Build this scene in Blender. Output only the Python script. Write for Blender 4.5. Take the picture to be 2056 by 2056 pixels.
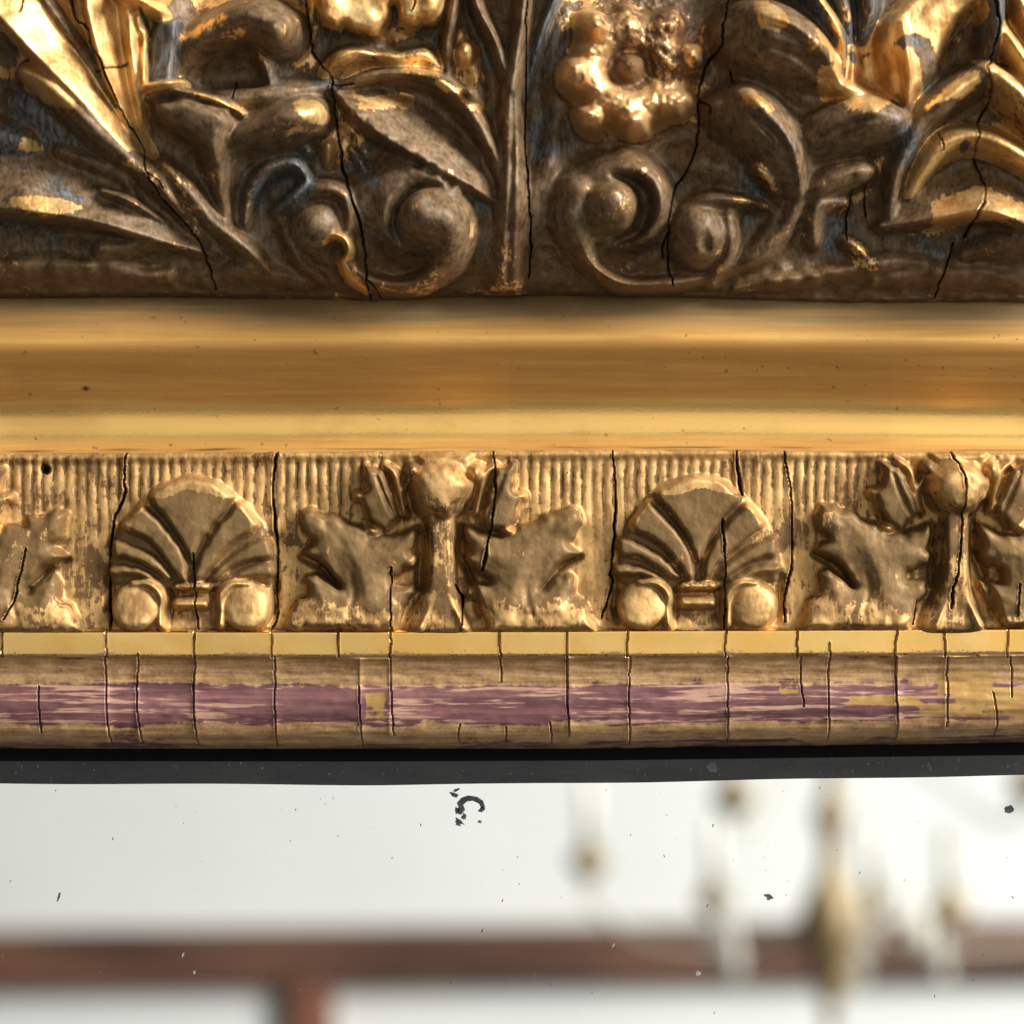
import bpy, math
import numpy as np
from mathutils import Vector

SC = bpy.context.scene
for o in list(bpy.data.objects):
    bpy.data.objects.remove(o)

# ------------------------------------------------------------------ camera, light, exposure
U = 1e-4                 # one relief unit = 0.1 mm
CAM_D = 0.71             # camera to the back plane of the moulding
cd = bpy.data.cameras.new("camera")
cam = bpy.data.objects.new("camera", cd)
SC.collection.objects.link(cam)
cam.location = (0, -CAM_D, 0)
cam.rotation_euler = (math.radians(90), 0, 0)
cd.sensor_width = 36
cd.lens = 36 * 0.70 / 0.2056
cd.clip_start = 0.01
cd.clip_end = 60
cd.dof.use_dof = True
cd.dof.focus_distance = 0.706
cd.dof.aperture_fstop = cd.lens / 9.6     # a 9.6 mm pupil
SC.camera = cam

world = bpy.data.worlds.new("World")
SC.world = world
world.use_nodes = True
wb = world.node_tree.nodes["Background"]
wb.inputs[0].default_value = (0.80, 0.74, 0.66, 1)
wb.inputs[1].default_value = 0.11


def area(name, loc, target, sx, sy, power, col):
    l = bpy.data.lights.new(name, 'AREA')
    l.shape = 'RECTANGLE'
    l.size, l.size_y = sx, sy
    l.energy = power
    l.color = col
    o = bpy.data.objects.new(name, l)
    SC.collection.objects.link(o)
    o.location = loc
    d = Vector(target) - Vector(loc)
    o.rotation_euler = d.to_track_quat('-Z', 'Y').to_euler()
    return o


area("window_light", (1.75, -1.05, 1.5), (0, 0, 0), 1.0, 1.2, 140, (1.0, 0.985, 0.965))
area("wall_fill_lamp", (3.3, -1.5, 1.0), (0.3, -5.0, -0.6), 1.6, 1.6, 385, (0.995, 1.0, 0.972))  # unseen lamp added to brighten the reflected wall
SC.view_settings.view_transform = 'Standard'
SC.view_settings.look = 'None'
SC.view_settings.exposure = 0.0
SC.view_settings.gamma = 1
SC.cycles.use_denoising = True
SC.cycles.max_bounces = 8

rng = np.random.default_rng(11)


# ------------------------------------------------------------------ materials
class NT:
    def __init__(self, name):
        self.m = bpy.data.materials.new(name)
        self.m.use_nodes = True
        self.t = self.m.node_tree
        self.t.nodes.clear()
        self.out = self.n('ShaderNodeOutputMaterial')
        self.b = self.n('ShaderNodeBsdfPrincipled')
        self.l(self.b.outputs[0], self.out.inputs[0])
        self.tc = self.n('ShaderNodeTexCoord')

    def n(self, t, **kw):
        x = self.t.nodes.new(t)
        for k, v in kw.items():
            setattr(x, k, v)
        return x

    def l(self, a, b):
        self.t.links.new(a, b)

    def put(self, sock, v):
        if hasattr(v, 'links') or isinstance(v, bpy.types.NodeSocket):
            self.l(v, sock)
        else:
            sock.default_value = v

    def noise(self, scale, detail=4, rough=0.6, stretch=None, dist=0.0):
        nz = self.n('ShaderNodeTexNoise')
        nz.inputs['Scale'].default_value = scale
        nz.inputs['Detail'].default_value = detail
        nz.inputs['Roughness'].default_value = rough
        nz.inputs['Distortion'].default_value = dist
        src = self.tc.outputs['Object']
        if stretch:
            mp = self.n('ShaderNodeMapping')
            mp.inputs['Scale'].default_value = stretch
            self.l(src, mp.inputs[0])
            src = mp.outputs[0]
        self.l(src, nz.inputs['Vector'])
        return nz.outputs['Fac']

    def math(self, op, a, b=0.0, c=0.0, clamp=False):
        x = self.n('ShaderNodeMath', operation=op, use_clamp=clamp)
        self.put(x.inputs[0], a)
        self.put(x.inputs[1], b)
        self.put(x.inputs[2], c)
        return x.outputs[0]

    def step(self, v, lo, hi, a=0.0, b=1.0):
        x = self.n('ShaderNodeMapRange', interpolation_type='SMOOTHSTEP')
        self.put(x.inputs[0], v)
        x.inputs[1].default_value = lo
        x.inputs[2].default_value = hi
        x.inputs[3].default_value = a
        x.inputs[4].default_value = b
        return x.outputs[0]

    def mix(self, f, a, b):
        x = self.n('ShaderNodeMix', data_type='RGBA')
        self.put(x.inputs[0], f)
        for s, v in ((x.inputs[6], a), (x.inputs[7], b)):
            self.put(s, (*v, 1) if isinstance(v, tuple) and len(v) == 3 else v)
        return x.outputs[2]

    def bump(self, h, dist, strength=1.0, normal=None):
        x = self.n('ShaderNodeBump')
        x.inputs['Strength'].default_value = strength
        x.inputs['Distance'].default_value = dist
        self.l(h, x.inputs['Height'])
        if normal is not None:
            self.l(normal, x.inputs['Normal'])
        return x.outputs[0]

    def set(self, **kw):
        names = dict(color='Base Color', metal='Metallic', rough='Roughness', normal='Normal',
                     spec='Specular IOR Level', ior='IOR', coat='Coat Weight', coatr='Coat Roughness')
        for k, v in kw.items():
            s = self.b.inputs[names[k]]
            if isinstance(v, tuple) and len(v) == 3:
                v = (*v, 1)
            self.put(s, v)
        return self.m


def relief_material(name, gold_lo, gold_hi, pat_lo, pat_hi, gold_rough, pat_rough, pat_metal, grain, gold_metal, spec=0.35):
    """Worn water-gilding over dark bronze paint; the painted attribute says where leaf, grey primer, painted shade and open cracks are."""
    k = NT(name)
    at = k.n('ShaderNodeAttribute', attribute_name='wear')
    sep = k.n('ShaderNodeSeparateColor')
    k.l(at.outputs['Color'], sep.inputs[0])
    R, G, B = sep.outputs[0], sep.outputs[1], sep.outputs[2]
    n1 = k.noise(430, 4, 0.6)
    n2 = k.noise(1900, 3, 0.6)
    n3 = k.noise(170, 4, 0.6)
    nv = k.noise(1500, 3, 0.55, stretch=(1.0, 1.0, 0.22))       # brushed downwards
    edge = k.math('ADD', k.math('MULTIPLY', k.math('SUBTRACT', n1, 0.5), 0.75),
                  k.math('MULTIPLY', k.math('SUBTRACT', n2, 0.5), 0.30))
    edge = k.math('ADD', edge, k.math('MULTIPLY', k.math('SUBTRACT', nv, 0.5), 0.55))
    edge = k.math('ADD', edge, k.math('MULTIPLY', k.math('SUBTRACT', n3, 0.5), 0.35))
    gm = k.step(k.math('ADD', R, edge), 0.46, 0.56)
    gold = k.mix(k.step(k.math('ADD', n3, k.math('MULTIPLY', k.math('SUBTRACT', nv, 0.5), 0.5)), 0.36, 0.66), gold_lo, gold_hi)
    gold = k.mix(k.math('MULTIPLY', at.outputs['Alpha'], k.step(n1, 0.2, 0.75, 0.55, 1.0)), gold, k.mix(n1, (0.46, 0.20, 0.065), (0.84, 0.55, 0.27)))
    gold = k.mix(k.step(n2, 0.60, 0.74, 0, 0.65), gold, (0.16, 0.075, 0.03))
    pat = k.mix(k.step(k.math('ADD', n1, k.math('MULTIPLY', k.math('SUBTRACT', nv, 0.5), 0.7)), 0.22, 0.82), pat_lo, pat_hi)
    pat = k.mix(k.math('MULTIPLY', at.outputs['Alpha'], 0.6), pat, k.mix(n1, (0.07, 0.035, 0.013), (0.25, 0.125, 0.042)))
    pat = k.mix(k.step(k.math('ADD', n2, k.math('MULTIPLY', k.math('SUBTRACT', n3, 0.5), 0.8)), 0.55, 0.80, 0, 0.30), pat, (0.25, 0.180, 0.100))
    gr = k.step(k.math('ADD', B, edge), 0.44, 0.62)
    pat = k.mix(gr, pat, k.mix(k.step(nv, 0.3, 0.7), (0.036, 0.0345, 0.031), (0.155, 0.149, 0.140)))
    col = k.mix(gm, pat, gold)
    # a thin line of red bole and grime where leaf ends
    rim = k.math('MULTIPLY', k.step(k.math('ADD', R, edge), 0.34, 0.46), k.math('SUBTRACT', 1.0, gm))
    col = k.mix(k.math('MULTIPLY', rim, 0.55), col, (0.17, 0.075, 0.03))
    col = k.mix(G, col, (0.008, 0.006, 0.004))
    inv = k.math('SUBTRACT', 1.0, G)
    metal = k.math('MULTIPLY', k.math('MULTIPLY_ADD', gm, gold_metal - pat_metal, pat_metal), inv)
    rg = k.math('MULTIPLY_ADD', nv, 0.26, gold_rough - 0.12)
    rp = k.math('MULTIPLY_ADD', n2, 0.26, pat_rough - 0.13)
    mr = k.n('ShaderNodeMix')
    k.l(gm, mr.inputs[0]); k.l(rp, mr.inputs[2]); k.l(rg, mr.inputs[3])
    rough = k.math('MAXIMUM', mr.outputs[0], k.math('MULTIPLY', G, 0.9))
    hgt = k.math('ADD', k.math('MULTIPLY', n2, 0.5), k.math('MULTIPLY', nv, 0.45))
    hgt = k.math('ADD', hgt, k.math('MULTIPLY', gm, 0.22))
    nrm = k.bump(hgt, grain)
    return k.set(color=col, metal=metal, rough=rough, normal=nrm, spec=spec)


M_CARVE = relief_material('worn_carving', (0.56, 0.29, 0.09), (0.87, 0.585, 0.25), (0.064, 0.034, 0.013), (0.222, 0.142, 0.073),
                          0.46, 0.52, 0.14, 0.00013, 0.72, 0.34)
M_STRIP = relief_material('worn_ornament', (0.34, 0.190, 0.070), (0.58, 0.355, 0.138), (0.138, 0.080, 0.030), (0.225, 0.136, 0.055),
                          0.52, 0.52, 0.25, 0.00005, 0.50, 0.18)


def moulding_material():
    k = NT('smooth_gilding')
    at = k.n('ShaderNodeAttribute', attribute_name='wear')
    sep = k.n('ShaderNodeSeparateColor')
    k.l(at.outputs['Color'], sep.inputs[0])
    s1 = k.noise(300, 4, 0.6, stretch=(0.04, 1, 1))
    s2 = k.noise(500, 4, 0.6, stretch=(0.045, 1, 1), dist=0.5)
    n1 = k.noise(60, 4, 0.6)
    n2 = k.noise(2200, 3, 0.6)
    f = s1
    col = k.mix(k.step(k.math('ADD', k.math('MULTIPLY', f, 0.5), k.math('MULTIPLY', sep.outputs[0], 0.55)), 0.3, 0.8), (0.60, 0.315, 0.075), (0.84, 0.515, 0.155))
    col = k.mix(k.step(s2, 0.56, 0.80, 0, 0.18), col, (0.33, 0.15, 0.05))
    # shellac and grime, with highlight (R) and shaded top (B) painted into the colour
    col = k.mix(k.step(k.math('ADD', sep.outputs[0], k.math('MULTIPLY', k.math('SUBTRACT', s2, 0.5), 1.0)), 0.8, 0.1, 0, 0.85), col, (0.45, 0.205, 0.046))
    sx = k.n('ShaderNodeSeparateXYZ')
    k.l(k.tc.outputs['Object'], sx.inputs[0])
    wn = k.n('ShaderNodeTexWhiteNoise', noise_dimensions='1D')
    k.l(k.math('FLOOR', k.math('ADD', k.math('MULTIPLY', sx.outputs[0], 13.0), k.math('MULTIPLY', n2, 0.015))), wn.inputs['W'])
    col = k.mix(k.math('MULTIPLY', wn.outputs['Value'], 0.16), col, (0.34, 0.16, 0.05))      # leaves of gold laid side by side
    gr = k.step(k.math('ADD', sep.outputs[2], k.math('MULTIPLY', k.math('SUBTRACT', s1, 0.5), 0.9)), 0.30, 0.80)
    col = k.mix(gr, col, (0.175, 0.110, 0.042))
    col = k.mix(k.step(n1, 0.50, 0.70, 0, 0.25), col, (0.40, 0.20, 0.07))
    col = k.mix(k.step(k.noise(500, 2, 0.5), 0.70, 0.74, 0, 0.55), col, (0.15, 0.075, 0.035))
    col = k.mix(k.step(n2, 0.66, 0.76, 0, 0.4), col, (0.2, 0.1, 0.04))
    col = k.mix(sep.outputs[1], col, (0.02, 0.013, 0.01))
    metal = k.math('SUBTRACT', k.math('MULTIPLY_ADD', sep.outputs[0], 0.6, 0.2), k.math('MULTIPLY', gr, 0.6))
    rough = k.math('ADD', k.math('MULTIPLY_ADD', sep.outputs[0], -0.26, 0.52), k.math('MULTIPLY', gr, 0.15))
    nrm = k.bump(k.math('ADD', n2, k.math('MULTIPLY', s2, 0.4)), 0.00003)
    return k.set(color=col, metal=metal, rough=rough, normal=nrm)


def fillet_material():
    k = NT('burnished_gold')
    at = k.n('ShaderNodeAttribute', attribute_name='wear')
    sep = k.n('ShaderNodeSeparateColor')
    k.l(at.outputs['Color'], sep.inputs[0])
    n1 = k.noise(70, 4, 0.6)
    n2 = k.noise(1300, 4, 0.65)
    s2 = k.noise(800, 4, 0.65, stretch=(0.12, 1, 1))
    col = k.mix(k.step(n1, 0.35, 0.68), (0.90, 0.53, 0.155), (0.95, 0.62, 0.225))
    bare = k.step(k.math('ADD', k.math('SUBTRACT', 1.0, sep.outputs[0]), k.math('MULTIPLY', k.math('SUBTRACT', k.math('ADD', n2, s2), 1.0), 1.1)), 0.44, 0.56)
    col = k.mix(k.step(n2, 0.68, 0.76, 0, 0.7), col, (0.24, 0.11, 0.05))
    col = k.mix(bare, col, k.mix(s2, (0.17, 0.085, 0.045), (0.40, 0.24, 0.10)))
    col = k.mix(sep.outputs[1], col, (0.075, 0.028, 0.022))
    metal = k.math('MULTIPLY', k.math('SUBTRACT', 1.0, k.math('MULTIPLY', bare, 0.7)), k.math('SUBTRACT', 1.0, sep.outputs[1]))
    rough = k.math('ADD', k.math('MULTIPLY_ADD', n2, 0.08, 0.17), k.math('MULTIPLY', bare, 0.2))
    return k.set(color=col, metal=metal, rough=rough, normal=k.bump(k.math('ADD', k.math('MULTIPLY', n2, 0.4), n1), 0.00005))


def bole_material():
    k = NT('worn_red_bole')
    at = k.n('ShaderNodeAttribute', attribute_name='wear')
    sep = k.n('ShaderNodeSeparateColor')
    k.l(at.outputs['Color'], sep.inputs[0])
    s1 = k.noise(420, 5, 0.65, stretch=(0.05, 1, 1), dist=0.4)
    s2 = k.noise(1000, 4, 0.65, stretch=(0.06, 1, 1))
    n1 = k.noise(260, 5, 0.65)
    n2 = k.noise(1600, 3, 0.6)
    bole = k.mix(k.step(k.math('ADD', s1, k.math('MULTIPLY', n1, 0.35)), 0.52, 0.84), (0.088, 0.034, 0.037), (0.180, 0.076, 0.072))
    bole = k.mix(k.step(k.math('ADD', s2, k.math('MULTIPLY', k.math('SUBTRACT', k.noise(60, 3, 0.5, stretch=(0.5, 1, 1)), 0.5), 0.5)), 0.49, 0.60, 0, 0.85), bole, (0.41, 0.235, 0.16))
    bole = k.mix(k.step(s2, 0.42, 0.28, 0, 0.7), bole, (0.06, 0.028, 0.035))
    bole = k.mix(k.step(n1, 0.62, 0.76, 0, 0.3), bole, (0.15, 0.105, 0.095))
    old = k.mix(k.step(k.math('ADD', k.math('MULTIPLY', s2, 0.6), k.math('ADD', k.math('MULTIPLY', n2, 0.3), k.math('MULTIPLY', n1, 0.4))), 0.40, 0.95), (0.22, 0.105, 0.038), (0.68, 0.43, 0.21))
    g = k.step(k.math('ADD', sep.outputs[0], k.math('MULTIPLY', k.math('SUBTRACT', k.math('ADD', s1, n1), 1.0), 0.9)), 0.42, 0.58)
    col = k.mix(g, bole, old)
    gl = k.step(k.math('ADD', sep.outputs[2], k.math('MULTIPLY', k.math('SUBTRACT', k.math('ADD', k.math('MULTIPLY', n1, 0.6), k.math('MULTIPLY', s2, 0.4)), 0.5), 1.5)), 0.46, 0.60)
    col = k.mix(k.math('MULTIPLY', gl, 0.85), col, (0.42, 0.25, 0.075))
    col = k.mix(k.math('MULTIPLY', sep.outputs[1], 0.85), col, (0.035, 0.015, 0.012))
    metal = k.math('MULTIPLY', k.math('MAXIMUM', k.math('MULTIPLY', g, 0.25), k.math('MULTIPLY', gl, 0.6)), k.math('SUBTRACT', 1.0, sep.outputs[1]))
    rough = k.math('MULTIPLY_ADD', n2, 0.25, 0.34)
    return k.set(color=col, metal=metal, rough=rough, normal=k.bump(k.math('ADD', s2, k.math('MULTIPLY', n2, 0.5)), 0.00006), spec=0.3)


M_MOULD, M_FILLET, M_BOLE = moulding_material(), fillet_material(), bole_material()


def simple(name, col, rough, metal=0.0, spec=0.5, var=0.0, scale=40.0, stretch=None, ior=None):
    k = NT(name)
    c = col
    if var:
        n = k.noise(scale, 5, 0.6, stretch=stretch)
        lo = tuple(x * (1 - var) for x in col)
        hi = tuple(min(1, x * (1 + var)) for x in col)
        c = k.mix(k.step(n, 0.3, 0.7), lo, hi)
    k.set(color=c, rough=rough, metal=metal, spec=spec)
    if ior:
        k.b.inputs['IOR'].default_value = ior
    return k.m


# ------------------------------------------------------------------ object helpers
def link(name, mesh, mat=None, parent=None, **props):
    o = bpy.data.objects.new(name, mesh)
    SC.collection.objects.link(o)
    if mat and mesh is not None:
        mesh.materials.append(mat)
    o.parent = parent
    for a, b in props.items():
        o[a] = b
    return o


def pydata(name, v, f, smooth=False):
    m = bpy.data.meshes.new(name)
    m.from_pydata([tuple(map(float, x)) for x in v], [], f)
    if smooth:
        m.polygons.foreach_set('use_smooth', [True] * len(m.polygons))
    m.update()
    return m


def catmull(p, n):
    p = np.asarray(p, float)
    if len(p) == 1:
        return np.repeat(p, n, 0)
    q = np.vstack([2 * p[0] - p[1], p, 2 * p[-1] - p[-2]])
    t = np.linspace(0, len(p) - 1 - 1e-6, n)
    i = t.astype(int)
    f = (t - i)[:, None]
    a, b, c, d = q[i], q[i + 1], q[i + 2], q[i + 3]
    r = 0.5 * (2 * b + (c - a) * f + (2 * a - 5 * b + 4 * c - d) * f ** 2 + (3 * b - a - 3 * c + d) * f ** 3)
    return r


def vnoise(xx, yy, cell, seed):
    """smooth value noise in [-1,1] on image coordinates"""
    r = np.random.default_rng(seed)
    t = r.random((97, 97)).astype(np.float32) * 2 - 1
    u, v = xx / cell + 17.3, yy / cell + 31.7
    iu, iv = np.floor(u).astype(int), np.floor(v).astype(int)
    fu, fv = u - iu, v - iv
    fu, fv = fu * fu * (3 - 2 * fu), fv * fv * (3 - 2 * fv)
    g = lambda a, b: t[a % 97, b % 97]
    return (g(iu, iv) * (1 - fu) + g(iu + 1, iv) * fu) * (1 - fv) + (g(iu, iv + 1) * (1 - fu) + g(iu + 1, iv + 1) * fu) * fv


# ------------------------------------------------------------------ relief carving
PROF = {
    'round': lambda u, s: np.where(u < 1, np.clip(1 - u * u, 0, 1) ** 0.74, -(u - 1) * 1.6),
    'bar': lambda u, s: np.where(u < 1, np.sqrt(np.clip(1 - u * u, 0, 1)), -(u - 1) * 4),
    'soft': lambda u, s: 1 - u * u,
    'ridge': lambda u, s: 1 - np.sqrt(u * u + 0.012) + 0.1,
    'flat': lambda u, s: np.where(u < 1, 1 - np.clip((u - 0.55) / 0.45, 0, 1) ** 2, -(u - 1) * 4),
    # a sloping blade: high along the right-hand (tiltR) or left-hand (tiltL) edge of the stroke, which drops off steeply
    'tiltL': lambda u, s: np.where(u < 1, (0.55 - 0.45 * s * u) * (1 - np.clip((u - 0.80) / 0.20, 0, 1) ** 3 * np.where(s < 0, 0.75, 1.0)), -(u - 1) * 6),
    'tiltR': lambda u, s: np.where(u < 1, (0.55 + 0.45 * s * u) * (1 - np.clip((u - 0.80) / 0.20, 0, 1) ** 3 * np.where(s > 0, 0.75, 1.0)), -(u - 1) * 6),
    'gouge': lambda u, s: np.where(u < 1, (0.5 + 0.5 * np.clip(u / 0.72, 0, 1) ** 2) * (1 - np.clip((u - 0.78) / 0.22, 0, 1) ** 2), -(u - 1) * 5),
}


class Field:
    def __init__(self, x0, x1, y0, y1, sx, sy, base, gold):
        self.x = np.arange(x0, x1 + sx * .5, sx, dtype=np.float32)
        self.y = np.arange(y0, y1 + sy * .5, sy, dtype=np.float32)
        self.X, self.Y = np.meshgrid(self.x, self.y)
        self.x0, self.y0, self.sx, self.sy = x0, y0, sx, sy
        self.base = base(self.X, self.Y).astype(np.float32)
        self.H = self.base.copy()
        self.L = np.zeros(self.H.shape, np.int32)
        self.G = np.full(self.H.shape, gold, np.float32)
        self.B = np.zeros(self.H.shape, np.float32)
        self.C = np.zeros(self.H.shape, np.float32)
        self.K = np.zeros(self.H.shape, np.float32)
        self.names = {0: None}
        self.k, self.hs, self.ws, self.g0, self.softk = 7, 1.0, 1.0, None, 1.0

    def label(self, name, owner=None):
        i = len(self.names)
        self.names[i] = (name, owner)
        return i

    def win(self, xa, xb, ya, yb):
        i0 = max(0, int((xa - self.x0) / self.sx)); i1 = min(len(self.x), int((xb - self.x0) / self.sx) + 2)
        j0 = max(0, int((ya - self.y0) / self.sy)); j1 = min(len(self.y), int((yb - self.y0) / self.sy) + 2)
        if i1 <= i0 or j1 <= j0:
            return None
        return (slice(j0, j1), slice(i0, i1))

    def dist_line(self, pts, margin, n=None, smooth=True):
        p = np.asarray(pts, float)
        if smooth:
            n = n or max(10, 9 * (len(p) - 1) + 1)
            p = catmull(p, n)
        wmax = p[:, 2].max() * margin
        w = self.win(p[:, 0].min() - wmax, p[:, 0].max() + wmax, p[:, 1].min() - wmax, p[:, 1].max() + wmax)
        if w is None:
            return None
        X, Y = self.X[w], self.Y[w]
        bu = np.full(X.shape, 9e9, np.float32); bh = np.zeros(X.shape, np.float32)
        bs = np.ones(X.shape, np.float32); bt = np.zeros(X.shape, np.float32)
        N = len(p) - 1
        for i in range(N):
            a, b = p[i], p[i + 1]
            dx, dy = b[0] - a[0], b[1] - a[1]
            q = dx * dx + dy * dy + 1e-9
            t = np.clip(((X - a[0]) * dx + (Y - a[1]) * dy) / q, 0, 1)
            ex, ey = X - (a[0] + t * dx), Y - (a[1] + t * dy)
            ww = np.maximum(a[2] + t * (b[2] - a[2]), 0.5)
            u = np.sqrt(ex * ex + ey * ey) / ww
            k = u < bu
            bu = np.where(k, u, bu)
            bh = np.where(k, a[3] + t * (b[3] - a[3]), bh)
            bs = np.where(k, np.sign(dx * ey - dy * ex), bs)
            bt = np.where(k, (i + t) / N, bt)
        return w, bu, bh, bs, bt

    def merge(self, w, z, k, lab, ok):
        H = self.H[w]
        d = z - H
        h = np.clip(0.5 + 0.5 * d / k, 0, 1)
        new = H * (1 - h) + z * h + k * h * (1 - h)
        new = np.where(ok, new, H)
        self.H[w] = new
        if lab is not None:
            self.L[w] = np.where(ok & (d > -k * 0.15), lab, self.L[w])

    def stroke(self, pts, lab=None, prof='round', k=None, gold=None, grey=None, on=False, gt=None):
        """pts rows: x, y, half width, height"""
        pts = [(a, b, c * self.ws, d) for a, b, c, d in pts]
        if gold is None and lab is not None:
            gold = self.g0
        r = self.dist_line(pts, 1.5)
        if r is None:
            return
        w, u, h, s, t = r
        k = k or self.k
        h = h * self.hs
        z = (self.H[w] if on else self.base[w]) + h * PROF[prof](u, s)
        self.merge(w, z, k, lab, u < 1.5)
        m = (u < 1.0) & (z > self.H[w] - 6)
        if gold is not None:
            g = gold if gt is None else np.where((t > gt[0]) & (t < gt[1]), gold, self.G[w])
            self.G[w] = np.where(m, g, self.G[w])
        if grey is not None:
            self.B[w] = np.where(m, grey, self.B[w])

    def cut(self, pts, flat=False, crack=0.0):
        """carve away: rows x, y, half width, depth"""
        r = self.dist_line(pts, 1.1)
        if r is None:
            return
        w, u, h, s, t = r
        self.H[w] -= h * np.clip(1 - u * u, 0, 1)
        if crack:
            self.C[w] = np.maximum(self.C[w], crack * np.clip((1 - u) * 2.2, 0, 1))

    def dome(self, x, y, rx, ry, h, lab=None, ang=0, k=None, gold=None, grey=None, flat=0.6, lump=0, seed=0):
        m = max(rx, ry) * 1.4
        if gold is None and lab is not None:
            gold = self.g0
        w = self.win(x - m, x + m, y - m, y + m)
        if w is None:
            return
        X, Y = self.X[w] - x, self.Y[w] - y
        c, s = math.cos(math.radians(ang)), math.sin(math.radians(ang))
        a, b = (X * c + Y * s) / rx, (-X * s + Y * c) / ry
        u = np.sqrt(a * a + b * b)
        k = k or self.k
        h = h * self.hs
        if lump:
            u = u * (1 + 0.10 * lump * vnoise(self.X[w], self.Y[w], 22, seed + 5))
        z = self.base[w] + h * np.where(u < 1, np.clip(1 - u * u, 0, 1) ** flat, -(u - 1) * 2)
        if lump:
            z = z + lump * 7 * vnoise(self.X[w], self.Y[w], 13, seed) * (u < 1)
        self.merge(w, z, k, lab, u < 1.35)
        m = (u < 1.0) & (z > self.H[w] - 6)
        if gold is not None:
            self.G[w] = np.where(m, gold, self.G[w])
        if grey is not None:
            self.B[w] = np.where(m, grey, self.B[w])

    def pit(self, x, y, rx, ry, d, ang=0):
        m = max(rx, ry) * 1.1
        w = self.win(x - m, x + m, y - m, y + m)
        if w is None:
            return
        X, Y = self.X[w] - x, self.Y[w] - y
        c, s = math.cos(math.radians(ang)), math.sin(math.radians(ang))
        u2 = ((X * c + Y * s) / rx) ** 2 + ((-X * s + Y * c) / ry) ** 2
        self.H[w] -= d * np.clip(1 - u2, 0, 1) ** 0.8

    def sdf(self, pts, pad=20, smooth=False):
        p = np.asarray(pts, float)
        if smooth:
            q = np.vstack([p[-1:], p, p[:2]])
            p = catmull(q, len(q) * 7)[7:-7]
        w = self.win(p[:, 0].min() - pad, p[:, 0].max() + pad, p[:, 1].min() - pad, p[:, 1].max() + pad)
        if w is None:
            return None, None
        X, Y = self.X[w], self.Y[w]
        D = np.full(X.shape, 9e9, np.float32); ins = np.zeros(X.shape, bool)
        for i in range(len(p)):
            a, b = p[i - 1], p[i]
            dx, dy = b[0] - a[0], b[1] - a[1]
            t = np.clip(((X - a[0]) * dx + (Y - a[1]) * dy) / (dx * dx + dy * dy + 1e-9), 0, 1)
            D = np.minimum(D, (X - a[0] - t * dx) ** 2 + (Y - a[1] - t * dy) ** 2)
            if abs(dy) > 1e-9:
                cr = ((a[1] > Y) != (b[1] > Y)) & (X < dx * (Y - a[1]) / dy + a[0])
                ins ^= cr
        D = np.sqrt(D)
        return w, np.where(ins, D, -D)

    def poly(self, pts, h, edge, lab=None, tilt=(0, 0), dome=0.0, domew=40, k=5, gold=None, grey=None, face=None, inset=11, smooth=False, wob=2.0):
        w, d = self.sdf(pts, smooth=smooth)
        if w is None:
            return
        X, Y = self.X[w], self.Y[w]
        d = d + wob * vnoise(X, Y, 14, 3)
        cx, cy = np.mean([q[0] for q in pts]), np.mean([q[1] for q in pts])
        t = d / edge
        e = np.where(t > 0, 1 - (1 - np.clip(t, 0, 1)) ** 2, t * 2.2)
        hh = (h if self.ws != 1.0 else h * self.hs) + tilt[0] * (X - cx) + tilt[1] * (Y - cy) + dome * (1 - (1 - np.clip(d / domew, 0, 1)) ** 2)
        z = self.base[w] + hh * e
        self.merge(w, z, k, lab, d > -14)
        m = (d > 0) & (z > self.H[w] - 6)
        if gold is not None:
            self.G[w] = np.where(m, gold, self.G[w])
        if face is not None:
            f = np.clip((d - inset) / 8 + 0.5, 0, 1)
            self.G[w] = np.where(m, self.G[w] * (1 - f) + face * f, self.G[w])
        if grey is not None:
            self.B[w] = np.where(m, grey, self.B[w])

    def paint(self, pts, gold=None, grey=None, copper=None, soft=16, smooth=True):
        soft = soft * self.softk
        w, d = self.sdf(pts, pad=soft, smooth=smooth)
        if w is None:
            return
        f = np.clip(d / soft + 0.5, 0, 1)
        if gold is not None:
            self.G[w] = self.G[w] * (1 - f) + gold * f
        if grey is not None:
            self.B[w] = self.B[w] * (1 - f) + grey * f
        if copper is not None:
            self.K[w] = self.K[w] * (1 - f) + copper * f

    def blob(self, x, y, rx, ry, ang=0, **kw):
        c, s = math.cos(math.radians(ang)), math.sin(math.radians(ang))
        p = [(x + rx * math.cos(a) * c - ry * math.sin(a) * s, y + rx * math.cos(a) * s + ry * math.sin(a) * c)
             for a in np.linspace(0, 2 * math.pi, 9)[:-1]]
        self.paint(p, **kw)

    def crack(self, pts, width=3.0, depth=22, seed=0, jit=2.2, lip=2.0):
        r = np.random.default_rng(900 + seed)
        p = np.asarray(pts, float)
        L = np.hypot(*np.diff(p, axis=0).T).sum()
        n = max(4, int(L / 11))
        q = catmull(np.c_[p, np.zeros(len(p)), np.zeros(len(p))], n)
        q[1:-1, 0] += r.normal(0, jit * 0.62, n - 2)
        q[1:-1, 1] += r.normal(0, jit * .5, n - 2)
        wd = width * np.clip(0.75 + 0.5 * np.convolve(r.normal(0, 1, n + 4), np.ones(5) / 5, 'valid')[:n] * 2.4, 0.4, 2.0)
        wd[0] *= 0.8; wd[-1] *= 0.6
        q[:, 2], q[:, 3] = np.maximum(wd * 0.44, 0.75) + 0.5, depth
        rr = self.dist_line(q, 3.2, smooth=False)
        if rr is None:
            return
        w, u, h, s, t = rr
        self.H[w] += lip * np.exp(-((u - 1.9) / 0.7) ** 2) * (u > 1)
        self.H[w] -= h * np.clip(1 - u ** 2, 0, 1)
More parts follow.
